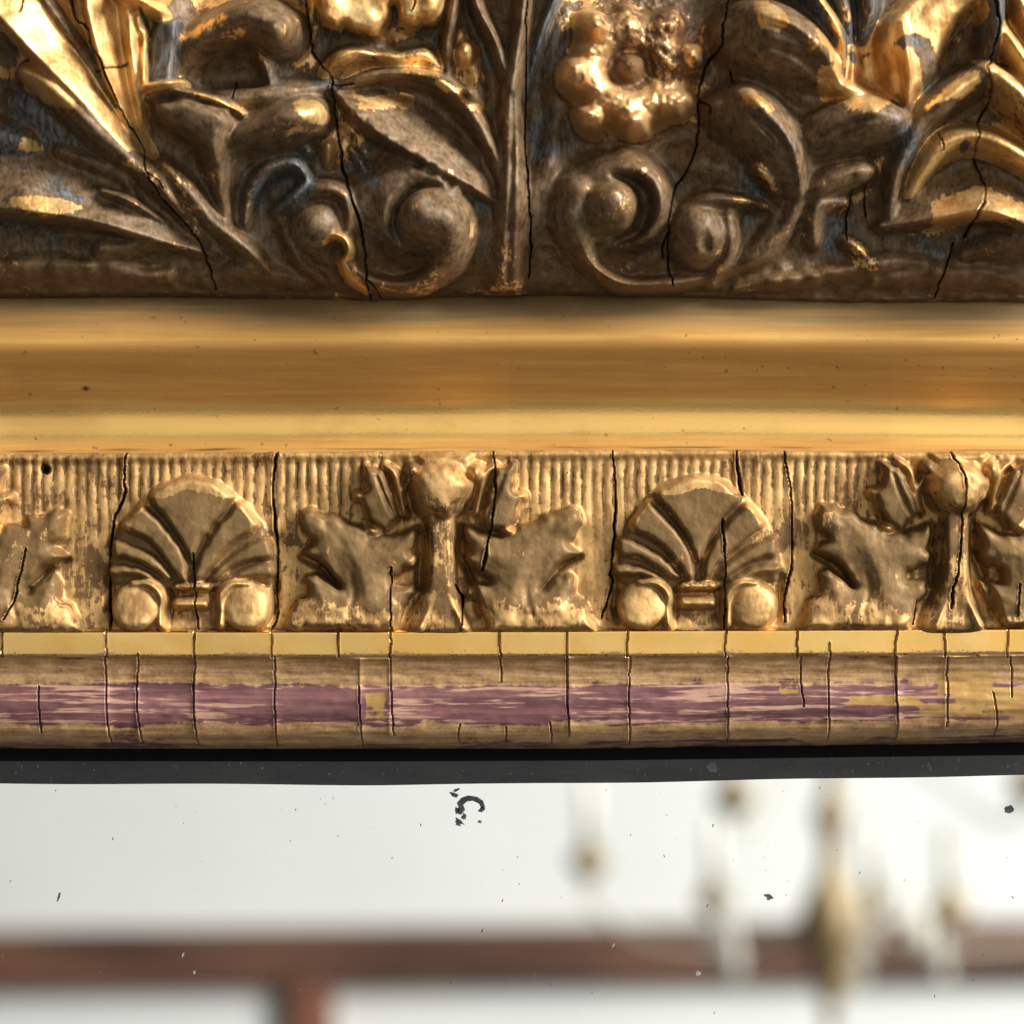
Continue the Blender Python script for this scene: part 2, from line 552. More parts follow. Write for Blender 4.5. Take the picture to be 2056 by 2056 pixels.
        self.C[w] = np.maximum(self.C[w], np.clip((1.12 - u) * 2.6, 0, 1))

    # ---- to meshes: the surface is divided where one carved piece meets the next
    def build(self, kdepth, mats, parent, ground_name, keep=None, owners=None, matpick=None):
        k = (CAM_D - kdepth * U) / 0.70
        ny, nx = self.H.shape
        P = np.empty((ny, nx, 3), np.float32)
        P[..., 0] = (self.X - 1028) * U * k
        P[..., 1] = -self.H * U
        P[..., 2] = (1028 - self.Y) * U * k
        du = np.gradient(P, axis=1); dv = np.gradient(P, axis=0)
        N = np.cross(dv, du)
        N /= np.linalg.norm(N, axis=2, keepdims=True) + 1e-20
        N *= np.where(N[..., 1:2] > 0, -1, 1)
        P = P.reshape(-1, 3); N = N.reshape(-1, 3)
        W = np.stack([self.G, self.C, self.B, self.K], -1).reshape(-1, 4).astype(np.float32)
        idx = np.arange(ny * nx).reshape(ny, nx)
        Q = np.stack([idx[:-1, :-1], idx[1:, :-1], idx[1:, 1:], idx[:-1, 1:]], -1).reshape(-1, 4)
        FL = self.L[:-1, :-1].reshape(-1)
        ok = np.ones(len(FL), bool) if keep is None else keep(self)[:-1, :-1].reshape(-1)
        made = {}
        for lab in sorted(self.names):
            m = (FL == lab) & ok
            if m.sum() < 12:
                continue
            f = Q[m]
            vs, inv = np.unique(f, return_inverse=True)
            name, owner = (ground_name, None) if lab == 0 else self.names[lab]
            me = bpy.data.meshes.new(name)
            me.vertices.add(len(vs)); me.vertices.foreach_set('co', P[vs].ravel())
            me.loops.add(len(f) * 4); me.loops.foreach_set('vertex_index', inv.astype(np.int32).ravel())
            me.polygons.add(len(f))
            me.polygons.foreach_set('loop_start', np.arange(0, len(f) * 4, 4, dtype=np.int32))
            me.polygons.foreach_set('use_smooth', np.ones(len(f), bool))
            me.update(calc_edges=True)
            at = me.color_attributes.new('wear', 'FLOAT_COLOR', 'POINT')
            at.data.foreach_set('color', W[vs].ravel())
            me.normals_split_custom_set_from_vertices(N[vs])
            mat = matpick(name) if matpick else mats
            par = parent if owner is None else owners[owner]
            made[lab] = link(name, me, mat, par)
        return made


# ------------------------------------------------------------------ the mirror
mirror = link('mirror', None)
mirror['label'] = 'large old mirror in a carved gilt frame with worn gold, dark patina and cracks'
mirror['category'] = 'mirror'


def group_part(name, label=None):
    o = link(name, None, parent=mirror)
    if label:
        o['label'] = label
    return o


XA, XB = -140, 2196

# ===== upper carved band
EDGE_X = [-200, 0, 300, 560, 740, 1000, 1240, 1500, 1720, 2056, 2300]
EDGE_Y = [590, 592, 589, 596, 601, 586, 589, 599, 606, 603, 604]


def edge_y(x):
    return np.interp(x, EDGE_X, EDGE_Y) + 1.2 * np.sin(x * 0.05)


def base_a(X, Y):
    yy = Y + (595 - np.interp(X, EDGE_X, EDGE_Y)) * np.clip((Y - 450) / 140, 0, 1)
    h = np.interp(yy, [-160, 100, 250, 380, 470, 530, 570, 584, 592, 596, 606], [170, 176, 180, 176, 166, 152, 136, 122, 96, 60, -40])
    return h + 12 * vnoise(X, Y, 75, 2) * np.clip((575 - yy) / 60, 0, 1) + 3.0 * vnoise(X, Y, 30, 4) * (yy < 580)


A = Field(XA, XB, -150, 616, 2, 2, base_a, 0.16)
A.softk = 2.3
A.k, A.hs, A.ws, A.g0 = 13, 1.22, 1.42, 0.2
own_a = {}


def leaf_owner(key, name, label=None):
    own_a[key] = (name, label)
    return key


# -- low swellings of the ground that carry the ornament
for p_ in ([(1052, 520, 20, 30), (1080, 400, 34, 56), (1112, 290, 26, 46), (1120, 200, 14, 30)], [(1330, 310, 20, 30), (1410, 326, 40, 56), (1490, 366, 30, 50)],
           [(-100, 545, 18, 24), (120, 530, 24, 38), (330, 548, 14, 26)], [(400, 560, 10, 20), (500, 536, 20, 34), (610, 566, 10, 22)], [(880, 300, 16, 20), (950, 420, 26, 44), (985, 530, 22, 36)],
           [(640, 250, 20, 40), (690, 290, 34, 52), (720, 330, 20, 36)], [(1760, 560, 10, 22), (1880, 545, 20, 34), (2056, 556, 18, 30)], [(20, 200, 20, 40), (110, 255, 34, 50), (190, 320, 20, 40)],
           [(920, 20, 16, 40), (955, 150, 22, 50), (985, 260, 14, 36)], [(1130, 20, 24, 50), (1110, 120, 26, 50), (1120, 230, 20, 36)]):
    A.stroke(p_, None, 'soft')
# -- ground patches of surviving leaf
A.paint([(-60, -120), (320, -120), (330, 20), (292, 70), (290, 250), (262, 250), (170, 180), (110, 120), (60, 60), (-60, 20)], gold=0.85)
A.paint([(-60, 20), (60, 60), (130, 160), (200, 235), (160, 250), (60, 170), (-60, 130)], gold=0.9, copper=0.5)
A.blob(5, 95, 32, 36, gold=0.05)
A.paint([(360, -120), (620, -120), (640, 60), (600, 140), (560, 60), (480, 10), (380, 20)], gold=0.66)
A.paint([(640, 60), (900, 60), (880, 140), (660, 150)], gold=0.6)
A.paint([(890, 60), (960, 60), (970, 180), (930, 210), (900, 150)], gold=0.58)
A.paint([(650, 190), (720, 200), (740, 290), (690, 330), (650, 320)], gold=0.56)
A.paint([(1130, -60), (1480, -60), (1450, 110), (1420, 220), (1340, 280), (1200, 290), (1130, 200)], gold=0.46)
A.paint([(1390, 140), (1460, 160), (1520, 200), (1440, 260), (1400, 240)], gold=0.64)
A.paint([(1650, 60), (1780, 60), (1780, 210), (1690, 210), (1640, 160)], gold=0.68)
A.paint([(1740, 260), (1800, 260), (1790, 330), (1730, 400), (1690, 420), (1715, 340)], gold=0.78)
A.paint([(1860, 280), (2056, 250), (2200, 330), (2200, 380), (1980, 300), (1880, 330)], gold=0.62)
A.paint([(1380, 540), (1700, 545), (1700, 590), (1200, 592)], gold=0.33)
A.paint([(-140, 520), (500, 530), (1000, 530), (1600, 535), (2200, 520), (2200, 612), (-140, 612)], gold=0.20, copper=0.9, soft=20, smooth=False)
A.paint([(-60, 470), (20, 490), (10, 560), (-60, 570)], gold=0.5)
A.blob(1365, 430, 18, 20, gold=0.45)
A.blob(1010, 520, 40, 30, gold=0.34)

# -- left fan of fronds
own_a['fan'] = ('acanthus_leaf', 'half gilt fan of fronds at the upper left')
f = lambda: A.label('frond', 'fan')
l = f(); A.stroke([(430, 505, 8, 45), (330, 452, 30, 85), (200, 390, 50, 112), (60, 358, 60, 112), (-90, 345, 60, 90)], l, 'tiltL', gold=0.16)
A.stroke([(360, 482, 5, 40), (290, 490, 15, 58), (200, 500, 20, 55)], f(), 'soft')
A.stroke([(330, 445, 4, 60), (262, 405, 10, 100), (205, 385, 8, 96)], l, 'soft', grey=0.3)
A.stroke([(290, 425, 6, 55), (240, 350, 20, 70), (180, 325, 20, 66), (120, 300, 20, 60)], f(), 'soft', gold=0.2)
A.dome(10, 276, 100, 52, 64, f(), 15, grey=0.55, flat=0.9)
l = f(); A.stroke([(412, 486, 8, 40), (326, 380, 22, 86), (225, 290, 29, 112), (163, 232, 31, 122), (109, 181, 30, 122), (58, 150, 22, 104)], l, 'round')
l = f(); A.stroke([(345, 392, 8, 60), (290, 308, 18, 100), (247, 246, 26, 122), (172, 124, 52, 140), (118, 48, 64, 146), (60, -30, 72, 146), (0, -110, 72, 136)], l, 'tiltL', gold=0.95)
A.stroke([(240, 215, 6, 16), (190, 130, 9, 22), (140, 62, 10, 22), (90, -10, 10, 20)], l, 'soft', on=True)
l = f(); A.stroke([(280, 284, 8, 70), (266, 210, 20, 108), (250, 120, 36, 132), (240, 30, 46, 140), (222, -110, 48, 130)], l, 'tiltL', gold=0.93)
A.stroke([(288, 250, 8, 70), (277, 160, 18, 100), (266, 60, 22, 108), (256, -80, 24, 106)], l, 'soft', gold=0.84)
A.stroke([(286, 82, 8, 90), (289, 40, 14, 120), (318, -10, 18, 130), (330, -100, 18, 130)], f(), 'round', gold=0.97)
A.stroke([(210, -20, 10, 90), (280, 10, 18, 150), (330, 34, 12, 120)], f(), 'round', gold=0.9)
A.cut([(290, 30, 5, 50), (298, 55, 7, 60), (304, 78, 4, 40)], crack=0.9)
A.paint([(-20, 320), (60, 330), (200, 400), (320, 470), (200, 440), (100, 440), (-20, 450)], grey=0.34, gold=0.1)
A.paint([(22, 404), (60, 394), (120, 400), (176, 420), (120, 436), (60, 430)], gold=0.88, soft=10)
A.paint([(40, 140), (90, 130), (140, 165), (168, 205), (150, 225), (100, 210), (50, 170)], gold=0.88, soft=12)
A.blob(64, 296, 24, 9, gold=0.72, soft=10)
A.blob(195, 328, 18, 16, gold=0.58, soft=10)
A.paint([(-40, 190), (60, 210), (180, 300), (230, 350), (120, 290), (0, 240)], grey=0.05, gold=0.02)
A.pit(300, 522, 34, 18, 26, -10)
A.pit(150, 500, 34, 20, 22)

# -- left curling leaf
own_a['curl'] = ('acanthus_leaf', 'dark curling leaf with two rounded tips')
f = lambda: A.label('leaf_lobe', 'curl')
A.stroke([(540, 545, 6, 30), (507, 510, 13, 48), (435, 453, 19, 70), (380, 388, 23, 82), (328, 330, 16, 66)], f(), 'round')
l = f(); A.poly([(290, 202), (376, 188), (470, 214), (486, 250), (464, 330), (450, 425), (440, 425), (424, 352), (378, 296), (312, 254)], 118, 34, l, tilt=(0.10, -0.22), dome=34, domew=44, k=18)
A.stroke([(452, 450, 8, 45), (444, 380, 20, 80), (436, 310, 34, 100)], l, 'round')
A.stroke([(660, 172, 20, 55), (580, 186, 28, 80), (500, 198, 26, 84), (440, 196, 18, 78)], f(), 'soft', grey=0.36)
A.stroke([(300, 202, 8, 104), (370, 192, 11, 122), (440, 208, 10, 118), (490, 232, 7, 96)], l, 'soft')
A.paint([(400, 192), (440, 196), (500, 220), (508, 240), (450, 222), (402, 206)], gold=0.72, soft=9)
l = f(); A.poly([(303, 70), (320, 42), (370, 36), (368, 100), (356, 172), (300, 180), (298, 110)], 118, 12, l, tilt=(0.35, -0.05), grey=0.8)
A.stroke([(297, 66, 4, 110), (295, 120, 6, 118), (297, 182, 6, 124)], l, 'round', gold=0.85)
A.stroke([(297, 183, 7, 126), (340, 180, 11, 140), (374, 173, 8, 128)], l, 'round', gold=0.9)
l = f(); A.stroke([(360, 150, 22, 70), (400, 92, 34, 104), (460, 58, 40, 134), (520, 44, 42, 156), (566, 66, 42, 160)], l, 'round')
A.dome(562, 74, 42, 48, 178, l)
A.pit(470, 130, 70, 46, 34)
A.pit(505, 156, 36, 20, 52, 8)
A.stroke([(522, 104, 10, 80), (536, 136, 14, 88), (544, 168, 10, 70)], f(), 'soft', grey=0.3)
A.paint([(372, 68), (440, 40), (470, 50), (420, 75), (380, 90)], gold=0.6, soft=9)
A.blob(475, 72, 32, 16, 10, gold=0.56, copper=0.8, soft=14)
A.blob(775, 520, 44, 16, gold=0.5, copper=1.0, soft=16)
A.blob(1270, 528, 60, 12, gold=0.42, copper=1.0, soft=14)
l = f(); A.stroke([(436, 345, 10, 50), (474, 290, 28, 92), (545, 264, 36, 130), (600, 246, 40, 148), (626, 240, 38, 142)], l, 'round')
A.paint([(596, 216), (620, 208), (648, 218), (660, 244), (640, 252), (612, 246)], gold=0.95, soft=9)
A.blob(596, 272, 16, 10, -20, gold=0.6, soft=10)
l = f(); A.stroke([(490, 450, 8, 40), (500, 390, 16, 70), (535, 346, 18, 88), (590, 332, 18, 96), (614, 352, 14, 86)], l, 'soft', grey=0.5)
A.stroke([(548, 424, 10, 55), (592, 398, 18, 80), (620, 366, 14, 78)], l, 'soft', grey=0.5)
A.dome(618, 306, 24, 18, 80, f(), grey=0.5, flat=.9)
A.stroke([(660, 328, 8, 60), (662, 296, 13, 86)], f(), 'round', gold=0.85)
A.stroke([(706, 300, 10, 70), (738, 350, 13, 66), (752, 372, 8, 40)], f(), 'round', gold=0.35, grey=0.5)
A.pit(568, 372, 22, 15, 26)

# -- small volute, left
own_a['vol_s'] = ('volute', 'small dark volute with a gilt eye, left of the big pair')
f = lambda: A.label('scroll_coil', 'vol_s')
l = f(); A.stroke([(548, 395, 5, 36), (572, 468, 11, 52), (606, 526, 12, 52), (650, 560, 8, 36)], l, 'round')
A.dome(642, 454, 72, 76, 104, A.label('scroll_ball', 'vol_s'))
A.stroke([(596, 416, 16, 66), (636, 386, 24, 96), (686, 390, 24, 102), (702, 430, 18, 96), (698, 478, 12, 84)], l, 'soft')
A.cut([(618, 412, 3, 8), (650, 402, 5, 12), (690, 408, 4, 10)])
A.stroke([(652, 488, 8, 96), (672, 474, 10, 106), (696, 484, 10, 110), (702, 508, 10, 104), (688, 526, 8, 92)], l, 'round', gold=0.72)
A.pit(672, 503, 20, 22, 44)
A.stroke([(684, 520, 10, 78), (700, 550, 12, 66), (732, 574, 9, 44)], l, 'round', gold=0.55)
A.blob(672, 395, 26, 5, gold=0.72, soft=8)

# -- large volute, left
own_a['vol_l'] = ('volute', 'large dark volute left of the central stem')
f = lambda: A.label('scroll_coil', 'vol_l')
l = f(); A.stroke([(728, 510, 30, 52), (722, 445, 44, 78), (744, 390, 50, 92), (795, 358, 50, 100), (850, 356, 46, 104), (900, 390, 40, 108)], l, 'soft')
A.pit(775, 518, 62, 34, 20, -12)
A.dome(822, 428, 122, 104, 112, l, flat=0.8, k=24)
b = A.label('scroll_ball', 'vol_l')
A.dome(852, 430, 74, 68, 150, b, k=8, flat=0.45)
A.stroke([(862, 436, 60, 150), (886, 444, 56, 148), (902, 475, 44, 132), (896, 520, 30, 104), (850, 560, 19, 84), (790, 572, 15, 72), (730, 556, 14, 68), (694, 518, 12, 70)], b, 'round', k=8)
A.cut([(884, 376, 3, 20), (840, 382, 9, 60), (802, 410, 13, 84), (790, 452, 12, 70), (806, 490, 6, 24)])
A.blob(820, 580, 60, 8, gold=0.42, soft=14)
A.blob(760, 520, 40, 18, gold=0.33, soft=14)
A.blob(948, 465, 9, 16, gold=0.6, soft=9)

# -- large volute, right
own_a['vol_r'] = ('volute', 'large dark volute right of the central stem')
f = lambda: A.label('scroll_coil', 'vol_r')
l = f()
A.stroke([(1166, 392, 50, 104), (1156, 440, 44, 100), (1168, 492, 24, 82), (1196, 536, 16, 72), (1254, 568, 14, 66), (1340, 566, 13, 56), (1420, 556, 10, 40)], l, 'round')
A.stroke([(1160, 404, 46, 76), (1200, 360, 48, 96), (1266, 342, 42, 112), (1312, 372, 30, 112), (1320, 428, 25, 106), (1294, 474, 18, 88), (1244, 492, 10, 66)], l, 'soft')
A.pit(1264, 528, 76, 30, 22, 8)
A.dome(1228, 414, 116, 100, 104, l, flat=0.8, k=24)
A.dome(1224, 418, 68, 62, 138, A.label('scroll_ball', 'vol_r'), k=8, flat=0.42)
A.cut([(1228, 356, 5, 24), (1276, 370, 14, 64), (1298, 412, 18, 84), (1280, 462, 15, 66), (1236, 484, 8, 34)])
A.blob(1185, 520, 10, 40, -30, gold=0.45, soft=12)

# -- small volute, right
own_a['vol_t'] = ('volute', 'small dark volute under the right hand leaf')
f = lambda: A.label('scroll_coil', 'vol_t')
l = f()
A.dome(1404, 470, 72, 76, 112, A.label('scroll_ball', 'vol_t'))
A.stroke([(1432, 558, 14, 46), (1464, 504, 20, 74), (1462, 440, 22, 84)], l, 'soft', k=22)
A.pit(1414, 490, 15, 22, 18)
A.stroke([(1372, 424, 16, 70), (1420, 404, 20, 92), (1480, 404, 17, 84), (1530, 412, 12, 60), (1572, 432, 8, 40)], l, 'soft', k=26)
A.paint([(1470, 398), (1530, 400), (1540, 414), (1490, 412)], gold=0.5, soft=9)
A.stroke([(1560, 430, 14, 50), (1544, 470, 18, 56), (1508, 512, 18, 52)], l, 'soft', k=26)
A.pit(1500, 442, 20, 26, 26)
A.blob(1448, 500, 6, 44, 8, gold=0.5, soft=9)

# -- central stem
own_a['stem'] = ('stem', None)
l = A.label('stalk', 'stem')
A.stroke([(1014, 590, 34, 40), (1024, 470, 32, 84), (1029, 320, 27, 100), (1028, 180, 24, 104), (1046, 60, 18, 100), (1062, -120, 18, 96)], l, 'soft')
A.stroke([(1024, 190, 10, 80), (998, 95, 14, 104), (958, 14, 15, 108), (925, -110, 15, 100)], A.label('stalk', 'stem'), 'soft')
A.stroke([(1052, 200, 6, 50), (1086, 70, 10, 76), (1124, -30, 11, 80), (1140, -120, 11, 80)], A.label('stalk', 'stem'), 'soft', grey=0.55)
A.stroke([(902, 160, 8, 60), (898, 90, 14, 90), (914, 10, 16, 96), (920, -110, 16, 90)], A.label('stalk', 'stem'), 'soft')
A.cut([(1020, 560, 8, 16), (1027, 380, 7, 20), (1030, 200, 6, 16)])
A.cut([(1028, 150, 5, 10), (1006, 80, 6, 16), (975, 0, 6, 14)])

# -- lance leaf
own_a['lance'] = ('lance_leaf', None)
f = lambda: A.label('leaf_half', 'lance')
l = f(); A.stroke([(1004, 404, 8, 70), (944, 334, 34, 112), (852, 266, 48, 138), (764, 214, 44, 140), (676, 178, 8, 96)], l, 'tiltL')
l2 = f(); A.stroke([(1008, 372, 8, 70), (986, 300, 18, 88), (932, 210, 21, 96), (864, 160, 18, 96), (760, 154, 13, 92), (684, 178, 8, 86)], l2, 'round')
A.cut([(1000, 340, 4, 12), (930, 262, 14, 34), (850, 196, 16, 36), (780, 186, 10, 18)])
for i in range(13):                      # serrated lower edge
    t = i / 12
    q = catmull([(968, 392, 0), (880, 335, 0), (800, 290, 0), (720, 225, 0)], 13)[i]
    a_ = 6 * math.sin(i * 2.4)
    A.cut([(q[0] - 12 + a_, q[1] + 12, 9 + 2 * math.cos(i * 5.1), 22), (q[0] - 8 + a_, q[1] + 6, 7, 12)])
A.paint([(708, 184), (745, 196), (800, 180), (834, 190), (826, 216), (790, 222), (740, 226), (716, 206)], gold=0.8, soft=10)
for (x, y, rx, ry, a) in [(893, 178, 24, 11, 25), (935, 200, 20, 12, 45), (958, 214, 14, 16, 60), (846, 148, 40, 8, 8)]:
    A.blob(x, y, rx, ry, a, gold=0.84, soft=9)
A.dome(944, 196, 24, 18, 136, l2, 45)
A.dome(934, 106, 25, 34, 96, A.label('bud', None), 5, gold=0.78)

# -- gilt leaf mass, top centre
own_a['mass'] = ('acanthus_leaf', 'bright gilt leaf with ragged lower edge, top centre')
f = lambda: A.label('leaf_lobe', 'mass')
A.stroke([(652, 150, 12, 60), (690, 118, 26, 88), (750, 98, 28, 98), (800, 118, 24, 86), (850, 112, 24, 88), (886, 138, 12, 60)], f(), 'soft', gold=0.62)
l = f(); A.poly([(636, -140), (640, 40), (650, 62), (672, 70), (700, 62), (722, 70), (742, 82), (765, 74), (782, 52), (790, 20), (798, 50), (820, 62), (848, 52), (868, 58), (886, 40), (902, 5), (910, -140)],
       128, 10, l, dome=8, domew=50, gold=0.96, wob=9)
w_, d_ = A.sdf([(640, -140), (640, 60), (720, 66), (780, 66), (880, 50), (905, -140)])
A.H[w_] += np.clip(d_ / 20, 0, 1) * (9 * vnoise(A.X[w_], A.Y[w_], 42, 83) + 3 * vnoise(A.X[w_], A.Y[w_], 17, 84))
A.cut([(660, 92, 10, 26), (710, 86, 16, 44), (765, 96, 18, 50), (830, 84, 20, 48), (880, 70, 10, 24)])
A.cut([(790, 66, 5, 50), (791, 30, 6, 50), (792, 8, 3, 20)])
A.paint([(640, 70), (700, 68), (790, 84), (880, 60), (880, 90), (800, 110), (690, 100), (640, 120)], gold=0.05, soft=10)  # shadow under the ragged edge, painted as bare dark patina

# -- rosette
own_a['flower'] = ('flower', 'knobbly gilt rosette with a dark centre')
A.dome(1268, 146, 112, 108, 88, A.label('flower_disc', 'flower'), gold=0.66, flat=0.4, k=8)
PET = [(1194, 64, 40, 52, -42, 140, .95, .6, .5), (1156, 156, 48, 48, 80, 146, .95, .4, .55), (1186, 240, 42, 42, 20, 128, .84, 1.6, .5), (1272, 250, 44, 38, 0, 126, .86, 1.0, .5),
       (1350, 210, 44, 42, -40, 120, .80, 1.4, .5), (1382, 122, 38, 44, 90, 106, .50, 2.2, .5), (1336, 56, 38, 42, 40, 100, .46, 2.2, .5), (1256, 42, 30, 44, 0, 80, .42, 1.2, .6)]
for i, (x, y, rx, ry, a, h, g, lu, fl) in enumerate(PET):
    A.dome(x, y, rx, ry, h, A.label('petal', 'flower'), a, k=28, gold=g, flat=fl, lump=lu, seed=40 + i)
A.stroke([(1266 + 80 * math.cos(q), 144 + 78 * math.sin(q), 38, 84 if -1.5 < q < 0.4 else 112) for q in np.linspace(-1.6, 4.7, 12)], None, 'round', k=26, gold=0.82)
A.pit(1264, 141, 52, 50, 44)
A.blob(1264, 141, 44, 42, gold=0.08, soft=8)
A.paint([(1300, 20), (1400, 30), (1430, 120), (1400, 175), (1330, 170), (1300, 120)], gold=0.46, soft=20)
A.paint([(1215, 10), (1300, 10), (1300, 90), (1225, 90)], gold=0.36, soft=20)
for (x_, y_) in [(1146, 108), (1142, 210), (1228, 300), (1320, 272), (1412, 172), (1380, 80)]:
    A.cut([(x_ + (1266 - x_) * 0.12, y_ + (142 - y_) * 0.12, 4, 8), (x_, y_, 9, 26)])
A.dome(1264, 140, 38, 38, 112, A.label('flower_centre', 'flower'), k=4, gold=0.0, grey=0.3)
A.pit(1163, 167, 8, 10, 16); A.blob(1163, 167, 7, 9, gold=0.0, soft=6)
A.cut([(1300, 95, 4, 24), (1310, 150, 5, 30), (1345, 165, 4, 20)])
A.cut([(1372, 30, 5, 30), (1378, 60, 5, 34), (1365, 88, 4, 20)])
A.blob(1258, 106, 24, 6, gold=0.8, soft=6)
A.blob(1268, 146, 165, 160, copper=1.0, soft=30)
w_ = A.win(1120, 1430, 0, 310)
A.G[w_] -= (0.22 * np.clip(vnoise(A.X[w_], A.Y[w_], 32, 85) + 0.1, 0, 1) * (A.G[w_] > 0.4)).astype(np.float32)

# -- right leaf
own_a['rleaf'] = ('acanthus_leaf', 'dark leaf with hooked lobes right of the rosette')
f = lambda: A.label('leaf_lobe', 'rleaf')
A.stroke([(1604, 384, 22, 66), (1586, 440, 24, 70), (1530, 504, 20, 58), (1450, 542, 13, 46), (1380, 568, 8, 36)], f(), 'soft')
A.stroke([(1700, 232, 10, 60), (1625, 204, 20, 72), (1545, 172, 20, 64), (1470, 156, 12, 46)], f(), 'soft')
A.paint([(1420, 150), (1500, 60), (1600, 120), (1680, 200), (1560, 190)], gold=0.04)
l = f(); A.stroke([(1690, 205, 12, 80), (1648, 146, 46, 130), (1588, 104, 68, 164), (1528, 78, 70, 168), (1478, 74, 46, 120)], l, 'round')
A.stroke([(1684, 180, 6, 10), (1640, 116, 12, 20), (1580, 66, 16, 22), (1520, 44, 16, 18)], l, 'soft', on=True)
A.paint([(1505, 20), (1535, 10), (1560, 30), (1575, 62), (1540, 78), (1512, 62)], gold=0.76, soft=10)
A.paint([(1640, 70), (1672, 108), (1690, 150), (1672, 150), (1650, 112), (1630, 84)], gold=0.75, soft=8)
l = f(); A.stroke([(1606, 410, 16, 70), (1582, 340, 38, 120), (1540, 272, 54, 150), (1492, 232, 54, 150), (1448, 222, 36, 104)], l, 'round')
A.stroke([(1604, 390, 8, 12), (1590, 322, 13, 20), (1550, 252, 16, 22), (1500, 204, 14, 18)], l, 'soft', on=True)
A.paint([(1478, 196), (1500, 190), (1530, 212), (1545, 236), (1518, 234), (1488, 220)], gold=0.82, soft=9)
A.paint([(1550, 250), (1585, 270), (1606, 330), (1600, 400), (1580, 350)], grey=0.5)
A.stroke([(1566, 410, 8, 56), (1548, 368, 15, 92), (1518, 344, 16, 96)], f(), 'round')
A.paint([(1512, 336), (1530, 336), (1552, 372), (1554, 390), (1536, 366)], gold=0.7, soft=7)
l = f(); A.stroke([(1600, 318, 20, 66), (1655, 272, 46, 124), (1735, 248, 52, 156), (1786, 252, 40, 140)], l, 'round')
A.paint([(1640, 150), (1690, 160), (1770, 185), (1770, 215), (1690, 214), (1648, 196)], gold=0.9, soft=12)
A.paint([(1690, 230), (1720, 208), (1765, 210), (1740, 238), (1700, 248)], gold=0.74, soft=10)
A.blob(1782, 238, 16, 18, grey=0.6)
l = f(); A.stroke([(1594, 400, 16, 60), (1655, 372, 28, 100), (1716, 350, 26, 104), (1742, 346, 18, 90)], l, 'round', grey=0.2)
A.paint([(1680, 328), (1730, 314), (1742, 330), (1735, 346), (1722, 330), (1690, 338)], gold=0.66, soft=7)
A.stroke([(1636, 480, 14, 46), (1632, 436, 20, 66), (1650, 410, 18, 72), (1700, 404, 12, 60)], f(), 'soft', gold=0.36)
l = f(); A.stroke([(1690, 160, 6, 90), (1678, 84, 16, 128), (1640, 20, 20, 140), (1580, -50, 20, 130), (1530, -120, 20, 120)], l, 'round', grey=0.6)
A.paint([(1640, -20), (1672, 40), (1692, 130), (1684, 130), (1660, 50), (1620, -20)], gold=0.8, soft=8)
A.stroke([(1706, 90, 6, 70), (1694, 30, 18, 100), (1672, -40, 20, 104), (1650, -120, 20, 100)], f(), 'soft', grey=0.72)
A.stroke([(1730, 80, 8, 60), (1742, 20, 20, 94), (1740, -60, 24, 100)], f(), 'soft', grey=0.6)
A.stroke([(1650, 160, 12, 90), (1690, 186, 26, 112), (1740, 198, 20, 100), (1772, 204, 12, 90)], f(), 'soft', gold=0.88)
A.stroke([(1710, 100, 10, 80), (1706, 150, 18, 92), (1704, 180, 14, 96)], None, 'soft', gold=0.76)
A.blob(1710, 122, 9, 16, gold=0.0, grey=0.5, soft=6)

for v in ([(1668, 186, 4, 8), (1600, 132, 9, 20), (1520, 104, 6, 10)], [(1590, 372, 4, 8), (1556, 292, 9, 20), (1496, 246, 6, 8)], [(1630, 290, 4, 8), (1700, 258, 8, 16), (1760, 252, 4, 6)],
          [(1640, 150, 3, 6), (1570, 84, 6, 12), (1510, 66, 4, 6)], [(1660, 380, 3, 8), (1710, 360, 6, 12)]):
    A.cut(v)
# -- right gilt leaf and fan
own_a['rfan'] = ('acanthus_leaf', 'broad gilt leaf with spreading fronds at the upper right')
f = lambda: A.label('frond', 'rfan')
l = f(); A.poly([(1752, 90), (1762, 45), (1795, 8), (1850, -40), (1900, -130), (1990, -130), (1975, 20), (1930, 60), (1902, 110), (1888, 160), (1856, 196), (1822, 238), (1795, 226), (1768, 202), (1758, 140)],
       112, 26, l, dome=26, domew=70, gold=0.92)
A.stroke([(1815, 215, 10, 130), (1812, 150, 16, 160), (1800, 60, 14, 150)], l, 'soft', gold=0.95)
A.paint([(1790, 92), (1815, 78), (1850, 84), (1862, 100), (1900, 150), (1940, 130), (1960, 150), (1880, 200), (1850, 190), (1840, 140), (1820, 112), (1800, 116)], gold=0.02, grey=0.64, soft=10)
A.paint([(1900, 40), (1950, 30), (1970, 80), (1940, 130), (1900, 120)], gold=0.42, soft=30)
A.stroke([(1976, 136, 14, 110), (1990, 50, 24, 146), (1984, -130, 24, 140)], f(), 'soft', grey=0.55, gold=0.2)
A.stroke([(1972, 20, 20, 110), (2020, 100, 24, 140), (2080, 190, 26, 146), (2180, 310, 24, 140)], f(), 'round', gold=0.93)
A.stroke([(2000, -60, 18, 120), (2050, 40, 20, 140), (2110, 130, 22, 144), (2200, 240, 22, 140)], f(), 'round', gold=0.9)
l = f(); A.stroke([(1786, 430, 12, 54), (1798, 344, 20, 92), (1840, 254, 27, 124), (1902, 196, 30, 146), (1972, 156, 28, 150)], l, 'round')
A.paint([(1850, 220), (1900, 170), (1950, 150), (1955, 176), (1930, 206), (1880, 222), (1858, 232)], gold=0.72, soft=10)
A.paint([(1780, 250), (1820, 250), (1830, 330), (1790, 400), (1770, 340)], grey=0.58)
l = f(); A.stroke([(1972, 154, 27, 150), (2020, 192, 30, 154), (2084, 262, 32, 150), (2190, 370, 30, 140)], l, 'round', gold=0.6)
